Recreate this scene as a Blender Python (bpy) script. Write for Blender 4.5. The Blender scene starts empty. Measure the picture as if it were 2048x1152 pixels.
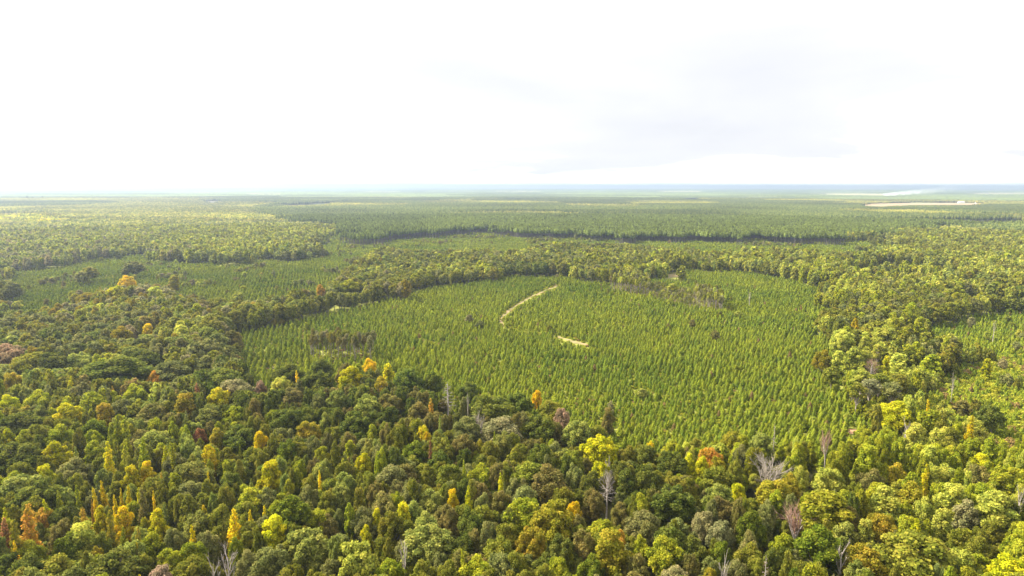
import bpy, bmesh, math, random
import numpy as np
from mathutils import Vector, Matrix

# ------------------------------------------------------------------ camera, sky, sun, exposure
SC = bpy.context.scene
COL = SC.collection
CAM_H = 115.0
PITCH = math.radians(8.46)
ROLL = math.radians(0.13)
F = 1365.0                                   # focal length in pixels of the 2048 wide photograph

cam_d = bpy.data.cameras.new('camera')
cam = bpy.data.objects.new('camera', cam_d)
COL.objects.link(cam)
cam_d.sensor_width = 36.0
cam_d.lens = 36.0 * F / 2048.0
cam_d.clip_start = 1.0
cam_d.clip_end = 90000.0
Rcam = Matrix.Rotation(math.pi / 2 - PITCH, 4, 'X') @ Matrix.Rotation(ROLL, 4, 'Z')
cam.matrix_world = Matrix.Translation((0, 0, CAM_H)) @ Rcam
SC.camera = cam
R3 = np.array(Rcam.to_3x3())
RIGHT, UP, FWD = R3[:, 0], R3[:, 1], -R3[:, 2]
CP = np.array((0.0, 0.0, CAM_H))

SUN_AZ = math.radians(-68.0)                 # from the view direction towards the left
SUN_EL = math.radians(40.0)
sdir = Vector((math.sin(SUN_AZ) * math.cos(SUN_EL), math.cos(SUN_AZ) * math.cos(SUN_EL), math.sin(SUN_EL)))
sun_d = bpy.data.lights.new('sun', 'SUN')
sun = bpy.data.objects.new('sun', sun_d)
COL.objects.link(sun)
sun.rotation_euler = sdir.to_track_quat('Z', 'Y').to_euler()
sun_d.energy = 3.35
sun_d.angle = math.radians(7.0)     # veiled by thin cloud
sun_d.color = (1.0, 0.93, 0.80)

CLOUD_STR = 0.69                             # radiance of the bright cloud deck
world = bpy.data.worlds.new('World')
SC.world = world
world.use_nodes = True
wt = world.node_tree
wt.nodes.clear()
def N(t, kind, **kw):
    n = t.nodes.new(kind)
    for k, v in kw.items():
        if k.startswith('i_'):
            n.inputs[k[2:].replace('_', ' ')].default_value = v
        else:
            setattr(n, k, v)
    return n
sky = N(wt, 'ShaderNodeTexSky', sky_type='NISHITA', sun_disc=False, sun_elevation=SUN_EL, sun_rotation=SUN_AZ % (2 * math.pi))
tc = N(wt, 'ShaderNodeTexCoord')
sep = N(wt, 'ShaderNodeSeparateXYZ')
wt.links.new(tc.outputs['Generated'], sep.inputs[0])
# the cloud deck lies at one height: project the view direction on it
zc = N(wt, 'ShaderNodeMath', operation='ADD'); zc.inputs[1].default_value = 0.20
wt.links.new(sep.outputs['Z'], zc.inputs[0])
zm = N(wt, 'ShaderNodeMath', operation='MAXIMUM'); zm.inputs[1].default_value = 0.05
wt.links.new(zc.outputs[0], zm.inputs[0])
dv = N(wt, 'ShaderNodeVectorMath', operation='SCALE')
inv = N(wt, 'ShaderNodeMath', operation='DIVIDE'); inv.inputs[0].default_value = 1.0
wt.links.new(zm.outputs[0], inv.inputs[1])
wt.links.new(tc.outputs['Generated'], dv.inputs[0])
wt.links.new(inv.outputs[0], dv.inputs['Scale'])
mp = N(wt, 'ShaderNodeMapping'); mp.inputs['Scale'].default_value = (0.55, 0.75, 0.0); mp.inputs['Location'].default_value = (3.1, 1.35, 0.0)
wt.links.new(dv.outputs[0], mp.inputs[0])
nz = N(wt, 'ShaderNodeTexNoise'); nz.inputs['Scale'].default_value = 1.0; nz.inputs['Detail'].default_value = 6.0; nz.inputs['Roughness'].default_value = 0.5; nz.inputs['Distortion'].default_value = 0.35
wt.links.new(mp.outputs[0], nz.inputs[0])
def wm(op, a, b=None):
    n = N(wt, 'ShaderNodeMath', operation=op)
    for i_, q in enumerate((a, b)):
        if q is None: continue
        if isinstance(q, (int, float)): n.inputs[i_].default_value = q
        else: wt.links.new(q, n.inputs[i_])
    return n.outputs[0]
# heavier parts of the deck: ahead and low on the right (a = tangent of azimuth, e = tangent of elevation)
ya = wm('MAXIMUM', sep.outputs['Y'], 0.05)
az_, el_ = wm('DIVIDE', sep.outputs['X'], ya), wm('DIVIDE', sep.outputs['Z'], ya)
def heavy(a0, e0, sa, se, slope):
    da = wm('DIVIDE', wm('SUBTRACT', az_, a0), sa)
    de = wm('DIVIDE', wm('SUBTRACT', wm('SUBTRACT', el_, e0), wm('MULTIPLY', wm('SUBTRACT', az_, a0), slope)), se)
    return wm('POWER', 2.718, wm('MULTIPLY', wm('ADD', wm('MULTIPLY', da, da), wm('MULTIPLY', de, de)), -1.0))
hv = wm('ADD', heavy(-0.02, 0.145, 0.22, 0.045, -0.16), wm('MULTIPLY', heavy(0.50, 0.10, 0.40, 0.09, 0.0), 0.7))
low = wm('MINIMUM', wm('MAXIMUM', wm('MULTIPLY', wm('ADD', el_, 0.005), 11.0), 0.0), 1.0)   # the deck whitens towards the horizon
cv = wm('MULTIPLY', wm('ADD', wm('MULTIPLY', nz.outputs[0], 0.85), wm('MULTIPLY', hv, 0.17)), wm('ADD', wm('MULTIPLY', low, 0.20), 0.80))
cr = N(wt, 'ShaderNodeValToRGB')
cr.color_ramp.elements[0].position = 0.36; cr.color_ramp.elements[0].color = (0.985, 0.98, 0.985, 1)
cr.color_ramp.elements[1].position = 0.72; cr.color_ramp.elements[1].color = (0.272, 0.276, 0.295, 1)
e_ = cr.color_ramp.elements.new(0.49); e_.color = (0.322, 0.322, 0.329, 1)
wt.links.new(cv, cr.inputs[0])
bg1 = N(wt, 'ShaderNodeBackground'); bg1.inputs['Strength'].default_value = 0.06
bg2 = N(wt, 'ShaderNodeBackground'); bg2.inputs['Strength'].default_value = CLOUD_STR
wt.links.new(sky.outputs[0], bg1.inputs[0])
wt.links.new(cr.outputs[0], bg2.inputs[0])
mxw = N(wt, 'ShaderNodeMixShader'); mxw.inputs[0].default_value = 0.96   # the deck covers nearly all of the sky
wt.links.new(bg1.outputs[0], mxw.inputs[1]); wt.links.new(bg2.outputs[0], mxw.inputs[2])
wo = N(wt, 'ShaderNodeOutputWorld')
wt.links.new(mxw.outputs[0], wo.inputs[0])

SC.view_settings.view_transform = 'Standard'
SC.view_settings.look = 'None'
SC.view_settings.gamma = 1.0
SC.view_settings.exposure = 2.20
SC.render.engine = 'CYCLES'
SC.cycles.max_bounces = 7
SC.cycles.diffuse_bounces = 5
SC.cycles.transmission_bounces = 3
SC.cycles.volume_bounces = 2
SC.cycles.use_denoising = True
SC.cycles.use_adaptive_sampling = False

RND = np.random.default_rng(7)
random.seed(7)

# ------------------------------------------------------------------ projection helpers (photo pixels <-> ground points)
def proj(x, y, z):
    P = np.stack([np.asarray(x, float), np.asarray(y, float), np.broadcast_to(np.asarray(z, float), np.shape(x))], -1) - CP
    d = P @ FWD
    d = np.where(d < 1.0, 1.0, d)
    return 1024 + F * (P @ RIGHT) / d, 576 - F * (P @ UP) / d
def unproj(px, py, z=0.0):
    v = FWD + RIGHT * (px - 1024) / F - UP * (py - 576) / F
    t = (z - CAM_H) / v[2]
    p = CP + v * t
    return float(p[0]), float(p[1])
def inside(poly, px, py):
    px = np.asarray(px, float); py = np.asarray(py, float)
    c = np.zeros(px.shape, bool)
    n = len(poly)
    for i in range(n):
        x0, y0 = poly[i]; x1, y1 = poly[(i + 1) % n]
        if y0 == y1: continue
        k = (y0 > py) != (y1 > py)
        c ^= k & (px < (x1 - x0) * (py - y0) / (y1 - y0) + x0)
    return c
def in_any(polys, px, py):
    c = np.zeros(np.shape(px), bool)
    for p in polys: c |= inside(p, px, py)
    return c
def vnoise(x, y, s, seed=0):
    """smooth value noise in 0..1"""
    x = np.asarray(x, float) / s; y = np.asarray(y, float) / s
    xi = np.floor(x).astype(np.int64); yi = np.floor(y).astype(np.int64)
    fx = x - xi; fy = y - yi
    fx = fx * fx * (3 - 2 * fx); fy = fy * fy * (3 - 2 * fy)
    def h(a, b):
        v = (a * 374761393 + b * 668265263 + seed * 1442695041) & 0x7fffffff
        v = ((v ^ (v >> 13)) * 1274126177) & 0x7fffffff
        return ((v ^ (v >> 16)) & 0xffff) / 65535.0
    return (h(xi, yi) * (1 - fx) + h(xi + 1, yi) * fx) * (1 - fy) + (h(xi, yi + 1) * (1 - fx) + h(xi + 1, yi + 1) * fx) * fy
def terrain(x, y):
    d = np.hypot(x, y)
    k = np.clip((d - 3500) / 9000, 0, 1)
    a = vnoise(x, y, 4200, 3) * 24 + vnoise(x, y, 1700, 5) * 12
    near = (vnoise(x, y, 160, 9) - 0.5) * 3.0 * np.clip(1 - d / 4000, 0, 1)
    return k * (a - 4) + near

# ------------------------------------------------------------------ materials
def new_mat(name):
    m = bpy.data.materials.new(name); m.use_nodes = True
    m.node_tree.nodes.clear()
    return m, m.node_tree
def simple_mat(name, col, rough=0.9, noise=None, bump=None):
    m, t = new_mat(name)
    out = N(t, 'ShaderNodeOutputMaterial'); b = N(t, 'ShaderNodeBsdfPrincipled')
    b.inputs['Roughness'].default_value = rough
    b.inputs['Specular IOR Level'].default_value = 0.2
    t.links.new(b.outputs[0], out.inputs[0])
    if noise:
        c2, sc = noise
        g = N(t, 'ShaderNodeNewGeometry'); n = N(t, 'ShaderNodeTexNoise')
        n.inputs['Scale'].default_value = sc; n.inputs['Detail'].default_value = 8
        t.links.new(g.outputs['Position'], n.inputs[0])
        r = N(t, 'ShaderNodeValToRGB')
        r.color_ramp.elements[0].position = 0.38; r.color_ramp.elements[0].color = (*col, 1)
        r.color_ramp.elements[1].position = 0.62; r.color_ramp.elements[1].color = (*c2, 1)
        t.links.new(n.outputs[0], r.inputs[0]); t.links.new(r.outputs[0], b.inputs['Base Color'])
    else:
        b.inputs['Base Color'].default_value = (*col, 1)
    return m
def leaf_mat(name, lo, hi, hue, trans):
    """foliage: the tree's own tint (a property of the tree) varied leaf clump by leaf clump"""
    m, t = new_mat(name)
    out = N(t, 'ShaderNodeOutputMaterial')
    a = N(t, 'ShaderNodeAttribute', attribute_type='INSTANCER', attribute_name='tint')
    s = N(t, 'ShaderNodeAttribute', attribute_type='GEOMETRY', attribute_name='shade')
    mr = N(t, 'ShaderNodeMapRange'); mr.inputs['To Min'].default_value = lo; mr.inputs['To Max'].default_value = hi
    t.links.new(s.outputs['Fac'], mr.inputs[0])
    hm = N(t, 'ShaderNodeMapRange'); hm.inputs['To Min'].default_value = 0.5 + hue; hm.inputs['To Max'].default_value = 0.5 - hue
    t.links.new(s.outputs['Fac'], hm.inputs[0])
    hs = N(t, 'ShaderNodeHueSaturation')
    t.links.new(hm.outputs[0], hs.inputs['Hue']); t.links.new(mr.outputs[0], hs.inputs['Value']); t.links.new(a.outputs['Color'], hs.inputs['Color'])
    d = N(t, 'ShaderNodeBsdfDiffuse')
    tr = N(t, 'ShaderNodeBsdfTranslucent')
    mx = N(t, 'ShaderNodeMixShader'); mx.inputs[0].default_value = trans
    t.links.new(hs.outputs[0], d.inputs[0]); t.links.new(hs.outputs[0], tr.inputs[0])
    t.links.new(d.outputs[0], mx.inputs[1]); t.links.new(tr.outputs[0], mx.inputs[2])
    t.links.new(mx.outputs[0], out.inputs[0])
    return m
M_LEAF = leaf_mat('leaves', 0.55, 1.55, 0.028, 0.40)
M_NEEDLE = leaf_mat('needles', 0.55, 1.6, 0.016, 0.30)
M_BARK = simple_mat('bark', (0.10, 0.085, 0.07), noise=((0.19, 0.17, 0.14), 1.5))
M_PALEBARK = simple_mat('pale_bark', (0.30, 0.25, 0.21), noise=((0.46, 0.41, 0.36), 1.5))
M_TWIG = leaf_mat('bare_twigs', 0.7, 1.3, 0.0, 0.1)
M_GROUND = simple_mat('forest_floor', (0.060, 0.060, 0.018), noise=((0.12, 0.11, 0.032), 0.12))
M_PFLOOR = simple_mat('rough_grass', (0.16, 0.17, 0.025), noise=((0.23, 0.235, 0.035), 0.10))
M_SAND = simple_mat('pale_sand', (0.17, 0.155, 0.045), noise=((0.27, 0.185, 0.095), 0.16))
M_CLAY = simple_mat('red_clay', (0.30, 0.15, 0.08), noise=((0.42, 0.25, 0.14), 0.4))
M_STRAW = simple_mat('dry_crop', (0.27, 0.20, 0.10), noise=((0.34, 0.25, 0.13), 0.004))
M_MEADOW = simple_mat('pale_meadow', (0.36, 0.36, 0.14), noise=((0.28, 0.32, 0.13), 0.003))
M_WHITE = simple_mat('white_metal_siding', (0.78, 0.78, 0.78), 0.5)
M_ROOF = simple_mat('pale_metal_roof', (0.70, 0.71, 0.73), 0.4)
M_ROOF2 = simple_mat('grey_shingle_roof', (0.32, 0.31, 0.30), 0.8)
M_DOOR = simple_mat('dark_door', (0.08, 0.08, 0.09), 0.6)

# ------------------------------------------------------------------ mesh accumulator
def ico(sub):
    bm = bmesh.new(); bmesh.ops.create_icosphere(bm, subdivisions=sub, radius=1.0)
    v = np.array([p.co[:] for p in bm.verts]); f = np.array([[q.index for q in fc.verts] for fc in bm.faces])
    bm.free(); return v, f
ICO1, ICO2 = ico(1), ico(2)
class MB:
    def __init__(s): s.v = []; s.f = []; s.sh = []; s.n = 0
    def add(s, v, f, sh):
        s.v.append(v); f = np.asarray(f) + s.n
        if f.shape[1] == 3: f = np.concatenate([f, -np.ones((len(f), 1), int)], 1)
        s.f.append(f); s.sh.append(np.broadcast_to(np.asarray(sh, float), (len(f),))); s.n += len(v)
    def quads(s, c, n, size, sh, rng, elong=1.0, up=None):
        """irregular leaf-clump faces at c, facing n"""
        k = len(c)
        n = n / (np.linalg.norm(n, axis=1, keepdims=True) + 1e-9)
        a = rng.normal(size=(k, 3)) if up is None else up + rng.normal(size=(k, 3)) * 0.35
        u = np.cross(n, a); u /= np.linalg.norm(u, axis=1, keepdims=True) + 1e-9
        w = np.cross(n, u)
        size = np.broadcast_to(np.asarray(size, float), (k,))[:, None] * 0.5
        q = []
        for sx, sy in ((-1, -0.6), (0.7, -1), (1, 0.7), (-0.6, 1)):
            j = 0.75 + 0.5 * rng.random((k, 2))
            q.append(c + u * size * sx * j[:, :1] + w * size * elong * sy * j[:, 1:] + n * size * rng.normal(size=(k, 1)) * 0.25)
        v = np.stack(q, 1).reshape(-1, 3)
        s.add(v, np.arange(4 * k).reshape(k, 4), sh)
    def tube(s, pts, rad, sides=6, sh=0.5):
        pts = np.asarray(pts, float); m = len(pts)
        ang = np.arange(sides) * 2 * math.pi / sides
        vs = []
        for i in range(m):
            d = pts[min(i + 1, m - 1)] - pts[max(i - 1, 0)]; d = d / (np.linalg.norm(d) + 1e-9)
            a = np.array((1.0, 0, 0)) if abs(d[0]) < 0.8 else np.array((0, 1.0, 0))
            u = np.cross(d, a); u /= np.linalg.norm(u); w = np.cross(d, u)
            vs.append(pts[i] + rad[i] * (np.cos(ang)[:, None] * u + np.sin(ang)[:, None] * w))
        f = []
        for i in range(m - 1):
            for j in range(sides):
                j2 = (j + 1) % sides
                f.append((i * sides + j, i * sides + j2, (i + 1) * sides + j2, (i + 1) * sides + j))
        s.add(np.concatenate(vs), f, sh)
    def mesh(s, name, mat, smooth=False):
        v = np.concatenate(s.v); f = np.concatenate(s.f); sh = np.concatenate(s.sh)
        tri = f[:, 3] < 0
        cnt = np.where(tri, 3, 4)
        loops = f.reshape(-1)[(np.ones_like(f, bool) & ~((f < 0))).reshape(-1)]
        me = bpy.data.meshes.new(name)
        me.vertices.add(len(v)); me.vertices.foreach_set('co', v.astype(np.float32).reshape(-1))
        me.loops.add(len(loops)); me.loops.foreach_set('vertex_index', loops.astype(np.int32))
        me.polygons.add(len(f))
        me.polygons.foreach_set('loop_start', np.concatenate([[0], np.cumsum(cnt)[:-1]]).astype(np.int32))
        me.update(calc_edges=True)
        at = me.attributes.new('shade', 'FLOAT', 'FACE'); at.data.foreach_set('value', np.clip(sh, 0, 1).astype(np.float32))
        me.materials.append(mat)
        if smooth: me.polygons.foreach_set('use_smooth', np.ones(len(f), bool))
        return me

def obj(name, me, parent=None, link=True):
    o = bpy.data.objects.new(name, me)
    if link: COL.objects.link(o)
    if parent: o.parent = parent
    return o
def tag(o, label=None, cat=None, group=None, kind=None):
    if label: o['label'] = label
    if cat: o['category'] = cat
    if group: o['group'] = group
    if kind: o['kind'] = kind
    return o

# ------------------------------------------------------------------ trees (unit trees: crown radius 1 m wide, height 1 m tall, scaled per tree)
# every crown maker works in metres and is then normalised to radius 1 / height 1
def crown_lobes(rng, shape):
    """lobe centres and radii in a crown of radius 5, height 16"""
    L = []
    lean = rng.normal(size=2) * 0.6
    if shape == 'r':
        n = 34; R = 5.0; z0, zh = 9.2, 6.6
        for i in range(n):
            t = (i + 0.5) / n; ph = i * 2.39996 + rng.random() * 1.2
            cz = 1 - 1.6 * t; cr = math.sqrt(max(0, 1 - min(1, abs(cz)) ** 2))
            k = 0.55 + 0.38 * rng.random()
            L.append((math.cos(ph) * cr * R * k + lean[0], math.sin(ph) * cr * R * k + lean[1], z0 + cz * zh * (0.66 + 0.3 * rng.random()), R * (0.17 + 0.13 * rng.random())))
        L.append((0, 0, z0 + 1.2, R * 0.52)); L.append((0, 0, z0 - 1.6, R * 0.48)); L.append((lean[0] * 2, lean[1] * 2, z0 + 0.6, R * 0.45))
    elif shape == 'q':
        n = 44; R = 5.0; z0, zh = 9.4, 6.6
        for i in range(n):
            t = (i + 0.5) / n; ph = i * 2.39996 + rng.random() * 1.3
            cz = 1 - 1.5 * t; cr = math.sqrt(max(0, 1 - min(1, abs(cz)) ** 2.4))
            k = 0.66 + 0.30 * rng.random()
            L.append((math.cos(ph) * cr * R * k + lean[0], math.sin(ph) * cr * R * k + lean[1], z0 + cz * zh * (0.64 + 0.3 * rng.random()), R * (0.14 + 0.11 * rng.random())))
        L.append((0, 0, z0 + 0.8, R * 0.58)); L.append((0, 0, z0 - 2, R * 0.5)); L.append((lean[0] * 2, lean[1] * 2, z0, R * 0.5))
    elif shape == 'o':
        n = 34; R = 4.0; z0, zh = 9.0, 7.6
        for i in range(n):
            t = (i + 0.5) / n; ph = i * 2.39996 + rng.random() * 1.2
            cz = 1 - 1.9 * t; cr = math.sqrt(max(0, 1 - abs(cz) ** 1.6)) * (1.0 - 0.30 * max(0, cz))
            k = 0.45 + 0.42 * rng.random()
            L.append((math.cos(ph) * cr * R * k, math.sin(ph) * cr * R * k, z0 + cz * zh * (0.78 + 0.2 * rng.random()), R * (0.17 + 0.13 * rng.random())))
        for q in (-3.4, -0.6, 2.4): L.append((0, 0, z0 + q, R * (0.5 if q < 2 else 0.36)))
    elif shape == 's':
        n = 24; 
        for i in range(n):
            t = (i + 0.5) / n; ph = i * 2.39996 + rng.random()
            z = 2.5 + t * 13.0; rr = (2.0 * (1 - t) ** 0.75 + 0.18) * (0.72 + 0.6 * rng.random())
            L.append((math.cos(ph) * rr * 0.55, math.sin(ph) * rr * 0.55, z, rr * 0.5 + 0.25))
    elif shape == 'p':
        n = 24; R = 4.4
        for i in range(n):
            t = (i + 0.5) / n; ph = i * 2.39996 + rng.random()
            z = 6.5 + t * 8.2; cr = math.sin(math.pi * min(1, 0.28 + t * 0.72)) ** 0.7
            k = 0.75 + 0.2 * rng.random()
            L.append((math.cos(ph) * cr * R * k, math.sin(ph) * cr * R * k, z, R * (0.20 + 0.10 * rng.random())))
        L.append((0, 0, 10, 2.2)); L.append((0, 0, 13, 1.6))
    elif shape == 't':
        n = 9
        for i in range(n):
            t = (i + 0.5) / n; ph = i * 2.39996 + rng.random()
            z = 10.0 + t * 5.2; cr = math.sin(math.pi * (0.2 + t * 0.75))
            L.append((math.cos(ph) * cr * 1.5, math.sin(ph) * cr * 1.5, z, 0.75 + 0.4 * rng.random()))
    return np.array(L)

def lobed_crown(seed, shape, nleaf, size, core, name):
    rng = np.random.default_rng(seed)
    L = crown_lobes(rng, shape)
    mb = MB()
    C, r = L[:, :3], L[:, 3]
    w = r ** 2; w /= w.sum()
    lob = rng.choice(len(L), nleaf, p=w)
    d = rng.normal(size=(nleaf, 3)); d[:, 2] += 0.35
    d /= np.linalg.norm(d, axis=1, keepdims=True)
    rad = r[lob] * (0.80 + 0.42 * rng.random(nleaf) ** 1.5)
    sq = np.array((1.0, 1.0, 1.05))
    P = C[lob] + d * rad[:, None] * sq
    # leaves well inside another lobe are never seen
    keep = np.ones(nleaf, bool)
    for i in range(len(L)):
        q = np.linalg.norm(P - C[i], axis=1)
        keep &= ~((q < r[i] * 0.72) & (lob != i))
    P, d, lob = P[keep], d[keep], lob[keep]
    k = len(P)
    lobesh = rng.random(len(L))
    sh = 0.5 + (lobesh[lob] - 0.5) * 0.45 + (rng.random(k) - 0.5) * 0.75
    nn = d * 0.8 + rng.normal(size=(k, 3)) * 0.65
    nn[:, 2] += 0.25
    mb.quads(P, nn, size * (0.7 + 0.7 * rng.random(k)), sh, rng)
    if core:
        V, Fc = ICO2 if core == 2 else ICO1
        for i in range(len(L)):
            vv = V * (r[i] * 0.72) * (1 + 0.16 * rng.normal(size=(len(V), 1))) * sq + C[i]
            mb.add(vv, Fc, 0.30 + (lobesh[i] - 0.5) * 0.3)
    v = np.concatenate(mb.v)
    R = np.percentile(np.hypot(v[:, 0], v[:, 1]), 97); H = v[:, 2].max()
    mb.v = [a / np.array((R, R, H)) for a in mb.v]
    return mb, C / np.array((R, R, H))

def trunk_mesh(seed, C, shape, name, detail=True):
    rng = np.random.default_rng(seed + 500)
    mb = MB()
    top = 0.93 if shape in 'spt' else 0.72
    pts = [(0, 0, -0.06)] + [(rng.normal() * 0.02, rng.normal() * 0.02, top * t) for t in (0.15, 0.4, 0.7, 1.0)]
    base = 0.075 if shape not in 'st' else 0.10
    mb.tube(pts, [base, base * 0.8, base * 0.62, base * 0.4, base * 0.12], 7)
    if detail:
        for c in C[rng.permutation(len(C))[:9]]:
            z0 = max(0.22, c[2] * 0.72 - 0.08)
            mid = np.array((c[0] * 0.5, c[1] * 0.5, (z0 + c[2]) * 0.5 - 0.01))
            mb.tube([(0, 0, z0), mid, c], [0.032, 0.022, 0.008], 5)
    return mb.mesh(name, M_BARK)

def young_pine(seed, nq, size, core_sides=6):
    """pointed plantation pine: whorls of upswept needle sprays, 7 m tall, normalised"""
    rng = np.random.default_rng(seed)
    mb = MB()
    H = 5.4; R = 1.75
    nwh = 8
    t = rng.random(nq) ** 0.85
    wh = np.round(t * nwh) / nwh
    t = np.where(rng.random(nq) < 0.7, wh + rng.normal(size=nq) * 0.02, t); t = np.clip(t, 0.0, 1.0)
    prof = (1 - t) ** 0.62 * (0.86 + 0.14 * np.sin(t * 20)) + 0.04
    asym = 1 + 0.25 * np.sin(rng.random() * 6)
    ph = rng.random(nq) * 2 * math.pi
    arm = 0.8 + 0.25 * np.sin(ph * 5 + wh * 40)
    rr = R * prof * arm * (0.55 + 0.5 * rng.random(nq))
    P = np.stack([np.cos(ph) * rr, np.sin(ph) * rr, 0.6 + t * (H - 0.7)], 1)
    nn = np.stack([np.cos(ph), np.sin(ph), 0.55 + 0 * ph], 1) + rng.normal(size=(nq, 3)) * 0.4
    upv = np.stack([np.cos(ph) * 0.6, np.sin(ph) * 0.6, 1.0 + 0 * ph], 1)
    mb.quads(P, nn, size * (0.55 + 0.6 * (1 - t)) * (0.8 + 0.4 * rng.random(nq)), 0.25 + 0.5 * t ** 1.5 + (rng.random(nq) - 0.5) * 0.6, rng, 1.5, upv)  # shading put into the needle colour: dark at the base, brighter towards the tip
    a = np.arange(core_sides) * 2 * math.pi / core_sides
    rings = []
    for zt, rk in ((0.06, 0.55), (0.3, 0.62), (0.65, 0.36), (0.97, 0.03)):
        rings.append(np.stack([np.cos(a) * R * rk, np.sin(a) * R * rk, 0 * a + zt * H], 1))
    f = [(i * core_sides + j, i * core_sides + (j + 1) % core_sides, (i + 1) * core_sides + (j + 1) % core_sides, (i + 1) * core_sides + j) for i in range(3) for j in range(core_sides)]
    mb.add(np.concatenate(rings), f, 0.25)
    mb.v = [v / np.array((R, R, H)) for v in mb.v]
    return mb

def tall_pine(seed, nq, size):
    """mature plantation pine: bare stem, pointed crown on the upper half, 18 m, normalised"""
    rng = np.random.default_rng(seed)
    mb = MB(); H = 18.0; R = 2.5
    t = rng.random(nq)
    prof = np.sin(math.pi * (0.16 + 0.84 * t)) ** 0.8 * (1 - 0.35 * t) + 0.06
    ph = rng.random(nq) * 2 * math.pi
    rr = R * prof * (0.5 + 0.55 * rng.random(nq)) * (0.85 + 0.3 * np.sin(ph * 4 + np.floor(t * 7) * 2.4))
    P = np.stack([np.cos(ph) * rr, np.sin(ph) * rr, 10.8 + t * 7.0], 1)
    nn = np.stack([np.cos(ph), np.sin(ph), 0.6 + 0 * ph], 1) + rng.normal(size=(nq, 3)) * 0.45
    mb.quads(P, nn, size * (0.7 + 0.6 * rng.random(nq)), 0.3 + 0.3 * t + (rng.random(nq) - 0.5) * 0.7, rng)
    V, Fc = ICO1
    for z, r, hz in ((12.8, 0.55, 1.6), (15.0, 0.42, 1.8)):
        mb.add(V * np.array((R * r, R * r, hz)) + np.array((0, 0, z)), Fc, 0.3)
    mb.v = [v / np.array((R, R, H)) for v in mb.v]
    return mb
def stem(h, r, sides=5, name='trunk', mat=None):
    mb = MB(); mb.tube([(0, 0, -0.03), (0, 0, h * 0.5), (0, 0, h)], [r, r * 0.8, r * 0.3], sides)
    return mb

def bare_tree(seed, style, name):
    """leafless tree of tapering limbs; style fan, cone, top (round twiggy head on a bare stem) or snag"""
    rng = np.random.default_rng(seed)
    wood, twig = MB(), MB()
    H = 16.0
    def grow(mbx, p, d, ln, r, depth, maxd, spread, lift):
        n = 4; pts = [p]; q = p.copy(); dd = d.copy()
        for i in range(n):
            dd = dd + rng.normal(size=3) * 0.10; dd[2] += lift; dd /= np.linalg.norm(dd)
            q = q + dd * ln / n; pts.append(q)
        rr = [r * (1 - 0.62 * i / n) for i in range(n + 1)]
        (wood if depth < 2 else twig).tube(pts, rr, 6 if depth == 0 else 4 if depth == 1 else 3, 0.5 + rng.normal() * 0.2)
        if depth >= maxd: return
        k = int(5 + 3 * rng.random())
        for j in range(k):
            t = 0.3 + 0.7 * (j + rng.random()) / k
            b = pts[min(n, int(t * n))]
            s = rng.normal(size=3); s -= dd * (s @ dd); s /= np.linalg.norm(s) + 1e-9
            nd = dd + s * spread * (0.6 + 0.6 * rng.random()); nd /= np.linalg.norm(nd)
            grow(mbx, b, nd, ln * (0.42 + 0.22 * rng.random()), r * 0.45, depth + 1, maxd, spread, lift)
    if style == 'fan':
        wood.tube([(0, 0, -0.5), (0, 0, 3), (0.1, 0, 6)], [0.46, 0.42, 0.36], 7)
        for j in range(8):
            a = j * 2.4 + rng.random(); sp = 0.22 + 0.25 * rng.random()
            grow(wood, np.array((0, 0, 5.0 + rng.random())), np.array((math.cos(a) * sp, math.sin(a) * sp, 1.0)), 8.5 + rng.random() * 2, 0.24, 1, 3, 0.55, 0.05)
    elif style == 'cone':
        wood.tube([(0, 0, -0.5), (0.1, 0, 6), (0, 0.1, 12), (0.1, 0, 16)], [0.44, 0.34, 0.2, 0.04], 7)
        for j in range(34):
            t = j / 34; a = j * 2.4 + rng.random()
            grow(wood, np.array((0, 0, 4.0 + t * 11)), np.array((math.cos(a), math.sin(a), 0.12)), (1 - t) * 3.2 + 0.9, 0.075, 1, 2, 0.5, -0.02)
    elif style == 'top':
        wood.tube([(0, 0, -0.5), (0.1, 0, 5), (0, 0.1, 10), (0.1, 0, 13)], [0.44, 0.38, 0.28, 0.12], 7)
        for j in range(30):
            t = j / 30; a = j * 2.4 + rng.random()
            el = -0.1 + 1.3 * t
            grow(wood, np.array((0, 0, 6.0 + t * 6)), np.array((math.cos(a) * math.cos(el), math.sin(a) * math.cos(el), math.sin(el))), 2.4 + 1.6 * math.sin(t * 3.1), 0.085, 1, 3, 0.6, 0.02)
    else:
        wood.tube([(0, 0, -0.5), (0.1, 0, 5), (0.15, 0.1, 9), (0.1, 0, 12)], [0.46, 0.38, 0.27, 0.12], 7)
        for j in range(7):
            a = j * 2.4 + rng.random()
            grow(wood, np.array((0.1, 0, 5.0 + j)), np.array((math.cos(a) * 0.8, math.sin(a) * 0.8, 1.0)), 4.5, 0.19, 1, 2, 0.6, 0.03)
    v = np.concatenate(wood.v + twig.v)
    Rr = np.percentile(np.hypot(v[:, 0], v[:, 1]), 99); Hh = v[:, 2].max()
    for m in (wood, twig): m.v = [a / np.array((Rr, Rr, Hh)) for a in m.v]
    return wood, twig

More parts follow.
